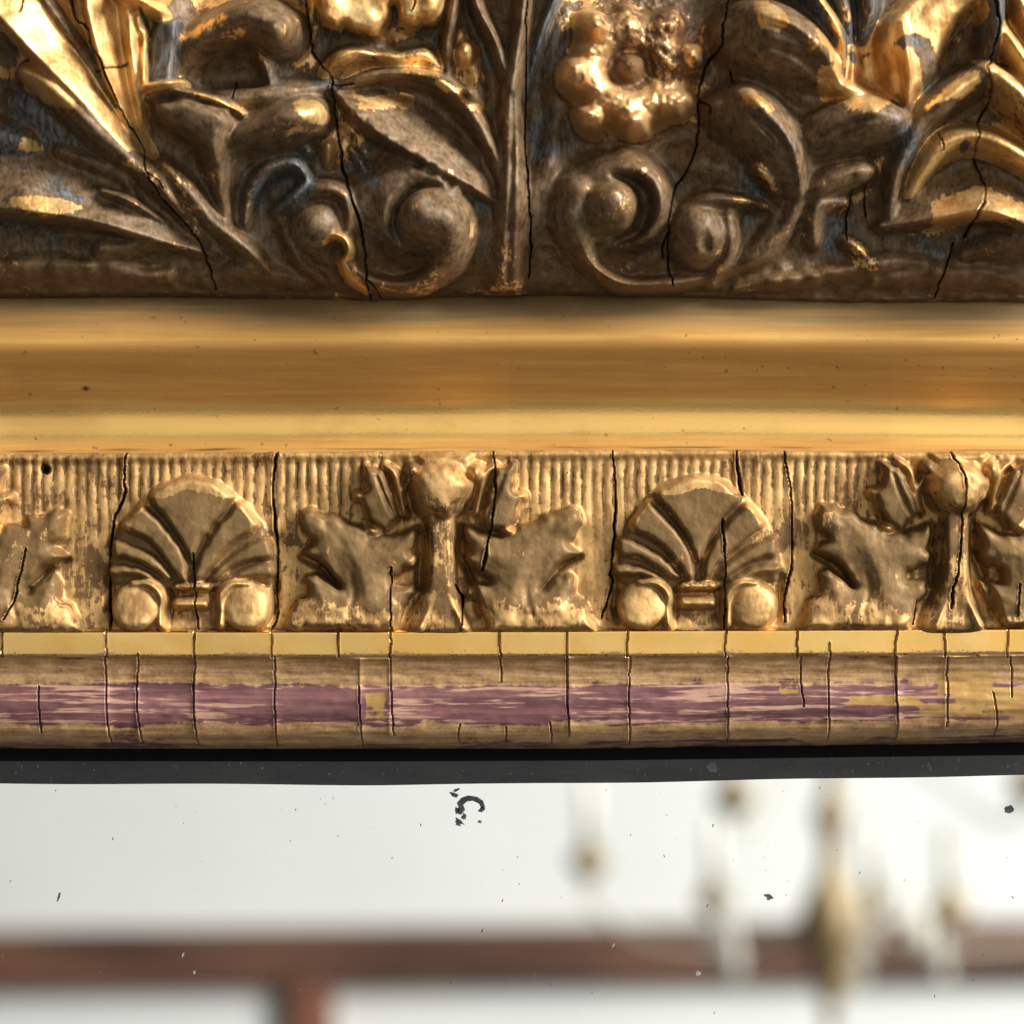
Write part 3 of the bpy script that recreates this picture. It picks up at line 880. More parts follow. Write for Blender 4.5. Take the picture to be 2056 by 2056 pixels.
A.paint([(1985, 140), (2040, 170), (2110, 240), (2180, 300), (2180, 320), (2080, 235), (2000, 170)], gold=0.95, soft=9)
l = f(); A.stroke([(1826, 390, 12, 66), (1876, 306, 26, 108), (1944, 282, 26, 112), (2012, 304, 27, 118), (2090, 352, 26, 112), (2190, 400, 26, 100)], l, 'round', gold=0.76)
l = f(); A.stroke([(1776, 440, 16, 60), (1850, 396, 42, 100), (1944, 372, 50, 122), (2022, 384, 50, 132), (2110, 430, 46, 124), (2200, 470, 40, 100)], l, 'tiltR', grey=0.25)
A.paint([(1874, 452), (1872, 412), (1920, 388), (1965, 376), (2056, 412), (2180, 452), (2180, 490), (2040, 448), (1900, 458), (1830, 468)], gold=0.78, grey=0.0, soft=10)
A.paint([(1860, 458), (1880, 425), (1960, 418), (2056, 436), (2120, 470), (1980, 462)], copper=0.85, soft=14)
A.stroke([(1940, 506, 14, 50), (2000, 488, 24, 78), (2070, 478, 26, 84), (2180, 500, 22, 70)], f(), 'soft', grey=0.35)
A.stroke([(1700, 480, 12, 40), (1730, 504, 16, 46), (1756, 530, 10, 34)], f(), 'soft', gold=0.3)
A.stroke([(1480, 574, 8, 20), (1600, 556, 16, 34), (1720, 536, 16, 36), (1810, 522, 18, 40), (1900, 534, 10, 24)], None, 'soft')
A.pit(1990, 520, 50, 16, 16); A.pit(1880, 500, 30, 14, 16)
A.paint([(1700, 240), (1760, 300), (1740, 330), (1660, 330), (1610, 330)], gold=0.03)
A.blob(1930, 298, 7, 7, gold=0.0, grey=0.6, soft=6)

# the gesso coats have softened every arris of the carving
def soften(H, s):
    kx = np.exp(-0.5 * (np.arange(-3 * int(s + 1), 3 * int(s + 1) + 1) / s) ** 2); kx /= kx.sum()
    m = len(kx) // 2
    P = np.pad(H, m, mode='edge')
    P = sum(P[:, i:i + H.shape[1]] * kx[i] for i in range(len(kx)))
    return sum(P[i:i + H.shape[0], :] * kx[i] for i in range(len(kx))).astype(np.float32)


env = A.base + 0.66 * (soften(A.H, 15) - A.base)            # the ground is modelled up to the ornament, never flat
kk_ = 30.0
hh_ = np.clip(0.5 + 0.5 * (env - A.H) / kk_, 0, 1)
A.H = np.where(A.Y < 578, A.H * (1 - hh_) + env * hh_ + kk_ * hh_ * (1 - hh_), A.H)
rub = np.clip((A.H - soften(A.H, 9)) / 26, 0, 1)               # leaf rubbed bright on the high points
A.G += (0.13 * vnoise(A.X, A.Y, 80, 63) + 0.10 * vnoise(A.X, A.Y, 34, 64)).astype(np.float32) * (A.G < 0.6)
A.B += (0.34 * vnoise(A.X, A.Y, 90, 65) + 0.18 * vnoise(A.X, A.Y, 36, 66) + 0.06 + 0.30 * (A.L == 0) * (A.G < 0.5)).astype(np.float32)  # slate paint patches; ground between ornaments painted darker to deepen the valley shade
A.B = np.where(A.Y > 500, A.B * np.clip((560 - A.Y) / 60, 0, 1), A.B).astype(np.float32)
A.G += (0.20 * rub * np.clip(vnoise(A.X, A.Y, 55, 61) + 0.35, 0, 1)).astype(np.float32)
hb = soften(A.H, 2.3)
e_ = np.clip((575 - A.Y) / 15, 0, 1)
A.H = A.H * (1 - e_) + hb * e_
# hand-made unevenness, rough ground near the bottom edge
A.H += 1.3 * vnoise(A.X, A.Y, 26, 8) + 0.4 * vnoise(A.X, A.Y, 10, 9) + 0.15 * vnoise(A.X, A.Y, 5, 10)
fl_ = np.clip(1.25 - np.hypot((A.X - 1270) / 150, (A.Y - 145) / 145), 0, 0.35) / 0.35
A.H += fl_ * (3.2 * vnoise(A.X, A.Y, 15, 81) + 2.2 * vnoise(A.X, A.Y, 8, 82)) * (1.0 + 0.5 * (A.X > 1285) * (A.Y < 185))
A.H += 5.0 * vnoise(A.X, A.Y, 22, 12) * np.clip((A.Y - 470) / 60, 0, 1) * (A.L == 0)
CR_A = [
    ([(130, -60), (150, 30), (166, 48), (183, 66), (184, 90), (214, 140), (240, 210), (262, 255), (285, 290), (300, 350), (330, 400), (390, 470), (412, 520), (425, 575)], 2.6),
    ([(600, -80), (614, 20), (622, 60), (628, 105), (660, 145), (668, 170), (675, 240), (688, 330), (706, 400), (728, 470), (735, 560), (738, 592)], 2.9),
    ([(1060, -60), (1058, 30), (1056, 112), (1056, 200), (1053, 289), (1060, 350), (1062, 401), (1066, 470), (1062, 552)], 2.4),
    ([(1466, -60), (1462, 10), (1448, 60), (1446, 93), (1420, 128), (1408, 165), (1401, 199), (1403, 273), (1380, 340), (1353, 385), (1342, 465), (1347, 545), (1354, 570)], 2.6),
    ([(1978, -60), (1984, 0), (1991, 61), (1984, 110), (1977, 136), (1968, 150), (1984, 200), (1970, 235), (1953, 289), (1966, 350), (1974, 390), (1960, 430), (1943, 472)], 3.4),
    ([(1922, 482), (1915, 510), (1900, 550), (1890, 590)], 2.0),
    ([(1710, 380), (1706, 430), (1704, 480)], 1.4), ([(1738, 370), (1744, 430)], 1.8),
    ([(52, -10), (54, 20), (50, 36)], 2.6), ([(1880, 270), (1886, 308)], 1.8), ([(1466, 145), (1472, 170)], 1.6),
    ([(668, 170), (690, 176), (712, 172)], 0.8), ([(1401, 199), (1418, 214), (1424, 232)], 0.8), ([(300, 350), (318, 362), (330, 380)], 0.8), ([(1977, 136), (2000, 132), (2016, 140)], 1.0),
    ([(735, 560), (752, 572), (760, 590)], 0.8), ([(820, -20), (836, 8), (830, 30)], 0.8), ([(1342, 465), (1330, 490), (1334, 512)], 0.8),
    ([(200, 150), (230, 145), (262, 132)], 0.9), ([(470, 160), (470, 200)], 1.3),
]
for i, (p, wd) in enumerate(CR_A):
    A.crack(p, wd, 26, i)

own = {}
for k_, (n_, lb) in own_a.items():
    own[k_] = group_part(n_, lb)
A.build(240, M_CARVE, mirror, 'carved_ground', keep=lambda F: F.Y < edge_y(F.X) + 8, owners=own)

# ===== smooth moulding
MY = [572, 588, 600, 618, 640, 664, 682, 694, 706, 724, 760, 800, 818, 836, 856, 874, 886, 897, 905, 912, 920]
MH = [30, 78, 98, 114, 125, 133, 137, 137, 134, 124, 101, 76, 66, 61, 60, 62, 66, 74, 83, 86, 60]


def smooth_profile(y, ys, hs, s=6):
    g = np.arange(ys[0], ys[-1] + 1.0)
    h = np.interp(g, ys, hs)
    kx = np.arange(-3 * s, 3 * s + 1)
    kk = np.exp(-0.5 * (kx / s) ** 2); kk /= kk.sum()
    h = np.convolve(np.pad(h, 3 * s, mode='edge'), kk, 'valid')
    return np.interp(y, g, h)


def warp_b(X):                       # the old timber is not quite straight
    return np.interp(X, [-200, 0, 700, 1400, 2056, 2300], [3, 2, -2, -6, 1, 3])


def base_b(X, Y):
    return smooth_profile(Y - warp_b(X), MY, MH, 5) + 0.9 * vnoise(X * 0.12, Y * 0.6, 50, 6) + 0.15 * vnoise(X * 0.2, Y, 15, 7)


Bf = Field(XA, XB, 574, 922, 6, 2, base_b, 0.9)
yy = Bf.Y - warp_b(Bf.X)
Bf.G = np.interp(yy, [570, 660, 684, 698, 704, 730, 800, 822, 872, 884, 905], [0.3, 0.45, 0.55, 0.22, 0.25, 0.36, 0.42, 0.95, 1.05, 0.6, 0.4]).astype(np.float32)  # bright bands are highlights painted in; the brown zone is shellac
Bf.B = np.interp(yy, [570, 600, 640, 668, 684, 900], [1, 0.9, 0.66, 0.42, 0, 0]).astype(np.float32)  # dulls the top below the carving: painted shade along with grime
Bf.B += 0.35 * np.exp(-((yy - 790) / 18) ** 2) * np.clip((Bf.X - 500) / 500, 0, 1)
Bf.C = np.clip(1 - np.abs(yy - 903 - 2 * vnoise(Bf.X, Bf.Y * 0, 60, 3)) / 3.5, 0, 1) * np.clip(0.35 + 0.8 * vnoise(Bf.X, Bf.Y * 0, 90, 5), 0, 1)
Bf.C = np.maximum(Bf.C, np.clip(1.4 - np.hypot((Bf.X - 172) / 7, (Bf.Y - 780) / 5), 0, 1))
Bf.build(90, M_MOULD, mirror, 'smooth_moulding')

# ===== ornament strip
def base_c(X, Y):
    yy = Y - warp_b(X) * np.clip((1262 - Y) / 350, 0, 1)
    h = np.interp(yy, [890, 904, 908, 918, 930, 1100, 1200, 1236, 1250, 1262, 1268, 1276], [40, 60, 92, 94, 84, 80, 84, 90, 96, 98, 94, 60])
    return h + 2.0 * vnoise(X, Y, 40, 21)


Cc = Field(XA, XB, 896, 1274, 2, 2, base_c, 0.68)
Cc.hs = 0.95
own_c = {}
PITCH = 21.3
ph = (Cc.X + 3 * vnoise(Cc.X * 0, Cc.Y, 80, 4) + 2.5 * vnoise(Cc.X, Cc.Y * 0.3, 60, 14)) / PITCH
ri = np.floor(ph).astype(int)
fr = (ph - ri) * 2 - 1
amp = np.clip((Cc.Y - 916 - 5 * fr * fr - 4 * vnoise(Cc.X, Cc.Y * 0, 25, 6)) / 10, 0, 1) * np.clip((1240 - Cc.Y) / 20, 0, 1)
amp *= (0.8 + 0.3 * vnoise(Cc.X, Cc.Y, 50, 18)) * np.interp(Cc.Y, [900, 970, 1050, 1160], [1, 1, 0.45, 0.12])
reed = (np.sqrt(np.clip(1 - (fr / 0.98) ** 2, 0, 1)) - 0.35) * 7.5 * amp
Cc.base += np.minimum(reed, 12).astype(np.float32) * 0.0
Cc.H += reed.astype(np.float32)
Cc.G -= (np.clip(np.abs(fr) - 0.45, 0, 1) * 0.75 * amp).astype(np.float32)
Cc.G -= (0.22 * np.clip(vnoise(Cc.X, Cc.Y, 70, 44) + 0.3, 0, 1) * np.clip((Cc.Y - 960) / 120, 0, 1)).astype(np.float32)
own_c['reeds'] = ('reeded_ground', None)
reed_lab = {}
for r_ in np.unique(ri):
    m = (ri == r_) & (amp > 0.25)
    if m.sum() > 40:
        Cc.L[m] = Cc.label('reed', 'reeds')


def jit_pts(p, cx):
    q = np.random.default_rng(int(cx * 7) % 9973)
    return [(x + q.normal(0, 2.4), y + q.normal(0, 2.0)) for x, y in p]


def shell(cx, dy, key, g):
    own_c[key] = ('shell_ornament', None)
    def T(p, s):
        return jit_pts([(cx + s * x, y + dy) for (x, y) in p], cx + s * p[0][0] + p[0][1])
    # hollow behind the lobes so that the outline reads
    Cc.poly(T([(-100, 1000), (-60, 968), (0, 950), (60, 968), (100, 1000), (145, 1050), (168, 1120), (165, 1172), (60, 1190), (-60, 1190), (-165, 1172), (-168, 1120), (-145, 1050)], 1),
            16, 14, None, k=3, gold=0.5, face=0.3, inset=4)
    lobes = [[(-136, 1062), (-128, 1035), (-102, 1006), (-92, 1013), (-41, 1066), (-10, 1122), (-4, 1166), (-24, 1166), (-47, 1138), (-87, 1095)],
             [(-160, 1120), (-163, 1098), (-152, 1078), (-114, 1090), (-65, 1122), (-34, 1162), (-52, 1167), (-82, 1147), (-127, 1126)],
             [(-164, 1158), (-164, 1132), (-114, 1138), (-73, 1157), (-52, 1174), (-82, 1169), (-114, 1162)]]
    for s in (-1, 1):
        for i, lo in enumerate(lobes):
            Cc.poly(T(lo, -s), 44 - 4 * i, 9, Cc.label('shell_lobe', key), k=2, gold=0.5, face=0.2, inset=4, smooth=True, dome=3, domew=22)
    Cc.poly(T([(-86, 996), (-62, 974), (-22, 960), (0, 957), (40, 962), (78, 984), (86, 1000), (56, 1042), (26, 1084), (6, 1130), (-4, 1130), (-25, 1082), (-60, 1032)], 1),
            47, 10, Cc.label('shell_lobe', key), k=2, gold=0.4, face=0.2, inset=4, smooth=True, dome=3, domew=30)
    Cc.paint(T([(-90, 990), (-60, 965), (0, 950), (60, 965), (90, 990), (60, 996), (0, 984), (-50, 1000)], 1), gold=0.86, soft=10)
    Cc.paint(T([(-140, 1060), (-128, 1030), (-100, 1000), (-88, 1012), (-112, 1036), (-126, 1066)], 1), gold=0.8, soft=8)
    Cc.paint(T([(140, 1060), (128, 1030), (100, 1000), (88, 1012), (112, 1036), (126, 1066)], 1), gold=0.8, soft=8)
    for s in (-1, 1):
        b = Cc.label('shell_scroll', key)
        Cc.stroke([(cx - s * 118, 1172 + dy, 8, 46), (cx - s * 80, 1174 + dy, 12, 52), (cx - s * 56, 1204 + dy, 14, 50), (cx - s * 58, 1252 + dy, 14, 40)] , b, 'round', k=4, gold=0.93)
        Cc.dome(cx - s * 112, 1218 + dy, 50, 48, 46, b, k=3, gold=0.8, flat=0.2)
    c = Cc.label('shell_collar', key)
    Cc.stroke([(cx - 30, 1178 + dy, 12, 42), (cx + 30, 1178 + dy, 12, 42)], c, 'round', k=3, gold=0.5)
    Cc.stroke([(cx - 30, 1212 + dy, 13, 40), (cx + 28, 1212 + dy, 13, 40)], c, 'round', k=3, gold=0.9)
    for s in (-1, 1):
        Cc.cut([(cx + s * 44, 1190 + dy, 9, 18), (cx + s * 48, 1222 + dy, 12, 34), (cx + s * 50, 1254 + dy, 8, 18)])
        Cc.cut([(cx + s * 168, 1160 + dy, 9, 14), (cx + s * 166, 1215 + dy, 10, 22), (cx + s * 160, 1250 + dy, 7, 12)])


BIG = [(-283, 1027), (-262, 1012), (-235, 1027), (-202, 1030), (-190, 1048), (-160, 1050), (-136, 1074), (-100, 1074), (-46, 1054), (-40, 1072), (-55, 1108), (-41, 1117), (-49, 1136),
       (-92, 1158), (-94, 1170), (-52, 1172), (-49, 1190), (-70, 1219), (-85, 1250), (-94, 1270), (-319, 1270), (-295, 1207), (-271, 1195), (-272, 1159), (-256, 1147), (-229, 1158),
       (-205, 1183), (-238, 1141), (-280, 1117), (-283, 1106), (-259, 1090), (-277, 1072), (-286, 1048)]
FAN = [(-157, 931), (-142, 929), (-124, 940), (-112, 932), (-94, 979), (-76, 1036), (-85, 1051), (-109, 1072), (-130, 1066), (-148, 1048), (-157, 1018), (-169, 994), (-151, 982), (-150, 955)]
CUP = [(-64, 986), (-62, 956), (-42, 934), (-6, 924), (34, 926), (62, 946), (72, 974), (66, 1000), (50, 1024), (22, 1044), (-10, 1048), (-42, 1035), (-60, 1010)]


def palm(cx, dy, key):
    own_c[key] = ('acanthus_ornament', None)
    T = lambda p, s: jit_pts([(cx + s * x, y + dy) for (x, y) in p], cx + s * p[0][0] + p[0][1])
    for s in (1, -1):
        l = Cc.label('acanthus_leaf', key)
        Cc.poly(T(BIG, s), 40, 13, l, k=5, gold=0.4, face=0.27, inset=5, dome=18, domew=80, wob=4)
        for v in ([(-150, 1240, 8, 2), (-180, 1170, 26, 5), (-205, 1100, 22, 4), (-230, 1050, 8, 2)], [(-185, 1235, 6, 4), (-172, 1190, 8, 4), (-180, 1150, 4, 2)]):
            Cc.cut([(cx + s * x, y + dy, w, d) for (x, y, w, d) in v])
        Cc.cut([(cx + s * -280, 1118 + dy, 7, 30), (cx + s * -240, 1140 + dy, 10, 34), (cx + s * -206, 1180 + dy, 6, 18)])
        Cc.paint(T([(-310, 1212), (-90, 1222), (-85, 1275), (-320, 1275)], s), gold=0.62, soft=44)
        l = Cc.label('small_leaf', key)
        Cc.poly(T(FAN, s), 52, 11, l, k=5, gold=0.56, face=0.24, inset=6, dome=8, domew=24, wob=3.5)
        Cc.cut([(cx + s * -128, 955 + dy, 4, 8), (cx + s * -105, 1010 + dy, 5, 14), (cx + s * -88, 1045 + dy, 4, 8)])
        Cc.stroke([(cx + s * -112, 934 + dy, 8, 40), (cx + s * -92, 950 + dy, 10, 52), (cx + s * -82, 985 + dy, 12, 44), (cx + s * -72, 1030 + dy, 8, 50)], l, 'soft', k=4, gold=0.75)
        Cc.dome(cx + s * -136, 1066 + dy, 20, 13, 52, l, 10, gold=0.92)
        Cc.dome(cx + s * -164, 996 + dy, 14, 12, 48, l, gold=0.9)
    st = Cc.label('ornament_stem', key)
    Cc.stroke([(cx, 1030 + dy, 30, 50), (cx + 2, 1110 + dy, 29, 52), (cx, 1180 + dy, 34, 48), (cx - 8, 1262 + dy, 66, 26)], st, 'flat', k=5, gold=0.5)
    Cc.cut([(cx - 44, 1060 + dy, 8, 26), (cx - 42, 1120 + dy, 9, 30), (cx - 44, 1180 + dy, 8, 22)])
    Cc.cut([(cx + 44, 1060 + dy, 9, 34), (cx + 44, 1110 + dy, 11, 40), (cx + 60, 1160 + dy, 9, 32), (cx + 80, 1230 + dy, 10, 26)])
    Cc.stroke([(cx - 8, 1190 + dy, 10, 40), (cx - 40, 1262 + dy, 12, 44)], st, 'soft', k=5, gold=0.85)
    Cc.stroke([(cx + 16, 1190 + dy, 10, 40), (cx + 48, 1262 + dy, 14, 44)], st, 'soft', k=5, gold=0.85)
    cu = Cc.label('ornament_cup', key)
    Cc.poly(T([(-50, 910), (70, 910), (66, 962), (10, 990), (-44, 960)], 1), 34, 16, cu, gold=0.95)
    Cc.poly(T(CUP, 1), 78, 30, cu, dome=30, domew=58, k=7, gold=0.9, smooth=True, wob=4.0)
    Cc.paint(T([(-60, 990), (-30, 985), (20, 992), (66, 990), (40, 1040), (-30, 1045)], 1), gold=0.52, soft=24)  # less gold below, putting the bowl's shaded underside into the colour
    Cc.dome(cx - 54, 946 + dy, 20, 20, 64, cu, k=4, gold=0.3)
    Cc.dome(cx + 72, 950 + dy, 19, 24, 68, cu, k=4, gold=0.75)
    Cc.stroke([(cx - 62, 962 + dy, 8, 50), (cx - 78, 1000 + dy, 9, 40), (cx - 66, 1036 + dy, 8, 36)], cu, 'soft', k=4, gold=0.4)


shell(384, 0, 'shell_a', 1)
shell(1401, -2, 'shell_b', 1)
palm(-148, 4, 'palm_a')
palm(884, 0, 'palm_b')
palm(1917, -6, 'palm_c')
own_c['shell_a'] = ('shell_ornament', 'left scallop shell of the ornament strip')
own_c['shell_b'] = ('shell_ornament', 'right scallop shell of the ornament strip')
own_c['palm_a'] = ('acanthus_ornament', 'leaf pair cut by the left picture edge')
own_c['palm_b'] = ('acanthus_ornament', 'leaf pair with a cup between the two shells')
own_c['palm_c'] = ('acanthus_ornament', 'leaf pair with a cup at the right picture edge')
Cc.G += (0.14 * vnoise(Cc.X, Cc.Y, 48, 47) + 0.08 * vnoise(Cc.X, Cc.Y, 20, 48)).astype(np.float32)
Cc.H = soften(Cc.H, 1.5)
Cc.H += 0.8 * vnoise(Cc.X, Cc.Y, 28, 31) + 0.3 * vnoise(Cc.X, Cc.Y, 10, 32) + 0.15 * vnoise(Cc.X, Cc.Y, 5, 33)
low = np.clip((Cc.Y - 1222) / 25, 0, 1)
Cc.H += 1.8 * vnoise(Cc.X, Cc.Y, 14, 34) * low * np.clip((1262 - Cc.Y) / 10, 0, 1)
Cc.pit(88, 942, 11, 12, 24); Cc.C = np.maximum(Cc.C, np.clip(1.5 - np.hypot((Cc.X - 88) / 8, (Cc.Y - 942) / 11), 0, 1))
CR_C = [
    ([(252, 900), (247, 960), (246, 1000), (228, 1035), (222, 1075), (217, 1150), (220, 1266)], 3.6),
    ([(556, 900), (547, 955), (547, 1015), (556, 1090), (556, 1150), (553, 1189), (557, 1234), (544, 1266)], 4.0),
    ([(786, 1138), (784, 1200), (787, 1266)], 1.9),
    ([(988, 898), (994, 955), (991, 1024), (979, 1090), (969, 1146)], 3.8), ([(914, 1174), (928, 1204), (925, 1266)], 2.4),
    ([(1230, 896), (1236, 985), (1233, 1090), (1227, 1150), (1230, 1174), (1208, 1242)], 3.2),
    ([(1479, 896), (1484, 950), (1491, 994)], 4.0), ([(1452, 1042), (1452, 1075), (1455, 1150), (1455, 1262)], 2.2),
    ([(1572, 897), (1590, 991), (1592, 1120), (1578, 1198), (1577, 1250)], 3.0),
    ([(1905, 897), (1929, 963), (1929, 1025), (1922, 1139), (1912, 1180), (1908, 1222)], 3.8),
    ([(1841, 1203), (1833, 1255)], 1.8), ([(2045, 1172), (2040, 1236)], 1.8),
    ([(54, 1100), (40, 1160), (30, 1208), (10, 1244)], 1.9), ([(388, 1111), (390, 1165), (392, 1216), (397, 1266)], 2.2),
]
for i, (p, wd) in enumerate(CR_C):
    Cc.crack(p, wd, 26, 50 + i, jit=1.6)
own = {}
for k_, (n_, lb) in own_c.items():
    own[k_] = group_part(n_, lb)
Cc.build(110, M_STRIP, mirror, 'ornament_ground', owners=own)

# ===== burnished fillet and red bead, each broken into short pieces by the cracks
FX = [4, 215, 391, 546, 679, 784, 1005, 1140, 1261, 1457, 1600, 1797, 1896, 2022]
BX = [(78, 1378, 1475), (212, 1318, 1500), (277, 1312, 1500), (390, 1318, 1500), (552, 1318, 1505), (722, 1378, 1505), (784, 1318, 1478), (1005, 1318, 1370), (1141, 1318, 1480), (1264, 1318, 1500),
      (1460, 1318, 1500), (1607, 1318, 1420), (1663, 1290, 1490), (1801, 1318, 1492), (1900, 1318, 1460), (1998, 1390, 1486), (2030, 1318, 1400), (1108, 1450, 1500), (920, 1455, 1495), (1016, 1460, 1495)]
DY = [1254, 1262, 1266, 1314, 1319, 1324, 1334, 1352, 1374, 1390, 1410, 1432, 1452, 1466, 1476, 1486, 1494, 1500, 1506, 1516]
DH = [70, 100, 106, 103, 100, 93, 87, 80, 77, 80, 84, 84, 80, 74, 66, 50, 34, 8, -30, -60]


def warp_d(X):
    return np.interp(X, [-200, 0, 600, 1100, 1600, 2056, 2300], [2, 0, 4, 2, -4, -12, -14]) * 1.0


def base_d(X, Y):
    w = warp_d(X) * np.clip((Y - 1320) / 150, 0, 1) + np.interp(X, [0, 700, 1400, 2056], [1, 2, -1, -4]) * np.clip((1400 - Y) / 100, 0, 1)
    return smooth_profile(Y - w, DY, DH, 2) + 0.8 * vnoise(X * 0.3, Y, 40, 26)


D = Field(XA, XB, 1258, 1512, 2, 2, base_d, 1.0)
edges = [-400] + FX + [3000]
split_y = 1319.0
wy = D.Y - np.interp(D.X, [0, 700, 1400, 2056], [1, 2, -1, -4]) * np.clip((1400 - D.Y) / 100, 0, 1)
own_d = {'fillet': ('gilt_fillet', None), 'bead': ('red_bead', None)}
r = np.random.default_rng(5)
for i in range(len(edges) - 1):
    m = (D.X >= edges[i]) & (D.X < edges[i + 1]) & (wy < split_y)
    if m.any():
        D.L[m] = D.label('gilt_piece', 'fillet')
        D.H[m] += r.normal(0, 0.8) + r.normal(0, 0.006) * (D.X[m] - 0.5 * (edges[i] + edges[i + 1])).clip(-150, 150) + r.normal(0, 0.02) * (D.Y[m] - 1290)
bx = [-400] + sorted(x for x, a, b in BX if b - a > 120) + [3000]
for i in range(len(bx) - 1):
    m = (D.X >= bx[i]) & (D.X < bx[i + 1]) & (wy >= split_y)
    if m.any():
        D.L[m] = D.label('bole_piece', 'bead')
        c = 0.5 * (bx[i] + bx[i + 1])
        hw = 0.5 * (bx[i + 1] - bx[i])
        D.H[m] += r.normal(0, 1.2) + 3.5 * (np.clip(np.abs(D.X[m] - c) / max(hw, 1), 0, 1) ** 4)
for x in FX:
    j = r.normal(0, 2, 3)
    D.crack([(x + j[0], 1256), (x + j[1], 1290), (x + j[2], 1320)], 1.5, 9, x, jit=0.9, lip=0.8)
for (x, a, b) in BX:
    j = r.normal(0, 2.2, 3)
    D.crack([(x + j[0], a), (x + j[1], 0.5 * (a + b)), (x + j[2] + 2, b)], 0.9, 9, x + 7, jit=1.1, lip=0.8)
D.H += 0.5 * vnoise(D.X, D.Y, 16, 71) * (wy > split_y) + 0.8 * vnoise(D.X * 0.2, D.Y, 9, 72) * (wy > 1325)
dw = D.Y - warp_d(D.X) * np.clip((D.Y - 1320) / 150, 0, 1)
# fillet: leaf worn along its lower arris
wvy = wy + 2.5 * vnoise(D.X, D.Y * 0, 40, 90) + 1.5 * vnoise(D.X, D.Y * 0, 13, 91)
G = np.interp(wvy, [1258, 1264, 1270, 1296, 1308, 1315, 1322], [0.4, 0.6, 1.0, 0.9, 0.66, 0.42, 0.1])
# bead: old gold above and below, lower highlight line painted in, bare bole between
Gb = np.interp(dw, [1319, 1330, 1360, 1376, 1384, 1396, 1440, 1452, 1464, 1500], [0.6, 0.85, 0.78, 0.52, 0.22, 0.05, 0.16, 0.52, 0.92, 0.5])
Gb = Gb + 0.25 * vnoise(D.X, D.Y, 90, 95) * (dw > 1440)
D.G = np.where(wy < split_y, G, Gb).astype(np.float32)
D.B[:] = 0
for (x0, x1, y0, y1, v) in [(728, 776, 1386, 1448, 0.62), (1560, 1610, 1370, 1400, 0.5), (1700, 1850, 1392, 1420, 0.58), (1920, 2300, 1380, 1440, 0.82), (1880, 2000, 1340, 1400, 0.55), (1840, 2300, 1408, 1440, 0.6)]:
    D.paint([(x0, y0), (x1, y0), (x1, y1), (x0, y1)], grey=v + 0.06, soft=16, smooth=False)
D.C = np.maximum(D.C, np.clip(1.5 - np.hypot((D.X - 80) / 7, (D.Y - 1455) / 8), 0, 1))
own = {}
for k_, (n_, lb) in own_d.items():
    own[k_] = group_part(n_, lb)
D.build(90, None, mirror, 'bole_piece', owners=own, matpick=lambda n: M_FILLET if n == 'gilt_piece' else M_BOLE)

# ===== wooden core behind the ornament, strips for shadow gap and lip reflection, glass
M_WOOD = simple('dark_old_wood', (0.05, 0.03, 0.02), 0.7, var=0.4, scale=60)


def W3(px, py, h):
    k = (CAM_D - h * U) / 0.70
    return ((px - 1028) * U * k, -h * U, (1028 - py) * U * k)


def slab(name, x0, x1, ytop, ybot, hf, hb, mat, parent, n=40, chamfer=0):
    """a long strip with a slightly wandering lower edge; front at hf, back at hb"""
    xs = np.linspace(x0, x1, n)
    v, fc = [], []
    for x in xs:
        yb = ybot(x) if callable(ybot) else ybot
        yt = ytop(x) if callable(ytop) else ytop
        a, b = W3(x, yt, hf), W3(x, yb - chamfer, hf)
        c = W3(x, yb, hf - chamfer)
        v += [a, b, c, (c[0], -hb * U, c[2]), (a[0], -hb * U, a[2])]
    m = 5
    for i in range(n - 1):
        for j in range(m):
            a, b = i * m + j, i * m + (j + 1) % m
            fc.append((a, b, b + m, a + m))
    fc.append(tuple(range(m))); fc.append(tuple(reversed(range((n - 1) * m, n * m))))
    me = pydata(name, v, fc)
    return link(name, me, mat, parent)


slab('frame_body', XA + 2, XB - 2, -150, 1486, -62, -420, M_WOOD, mirror)

M_BLACK = simple('shadow_gap_black', (0.003, 0.003, 0.0035), 0.7, spec=0.1)


def lip_reflection_material():
    k = NT('lip_reflection_grey')
    n1 = k.noise(260, 5, 0.65, stretch=(0.25, 1, 1))
    n2 = k.noise(1500, 3, 0.6)
    col = k.mix(k.step(n1, 0.35, 0.7), (0.010, 0.012, 0.013), (0.026, 0.028, 0.028))
    col = k.mix(k.step(n2, 0.70, 0.78, 0, 0.5), col, (0.12, 0.11, 0.09))
    n3 = k.noise(90, 4, 0.6, stretch=(1, 1, 1))
    sm = k.step(k.noise(700, 3, 0.6, stretch=(1.0, 1.0, 0.35), dist=1.0), 0.60, 0.74, 0, 0.30)
    col = k.mix(k.math('MULTIPLY', sm, k.step(n3, 0.45, 0.6)), col, (0.20, 0.20, 0.19))
    k.set(color=col, rough=k.step(n3, 0.3, 0.7, 0.06, 0.22), spec=0.5)
    k.b.inputs['IOR'].default_value = 1.43
    return k.m


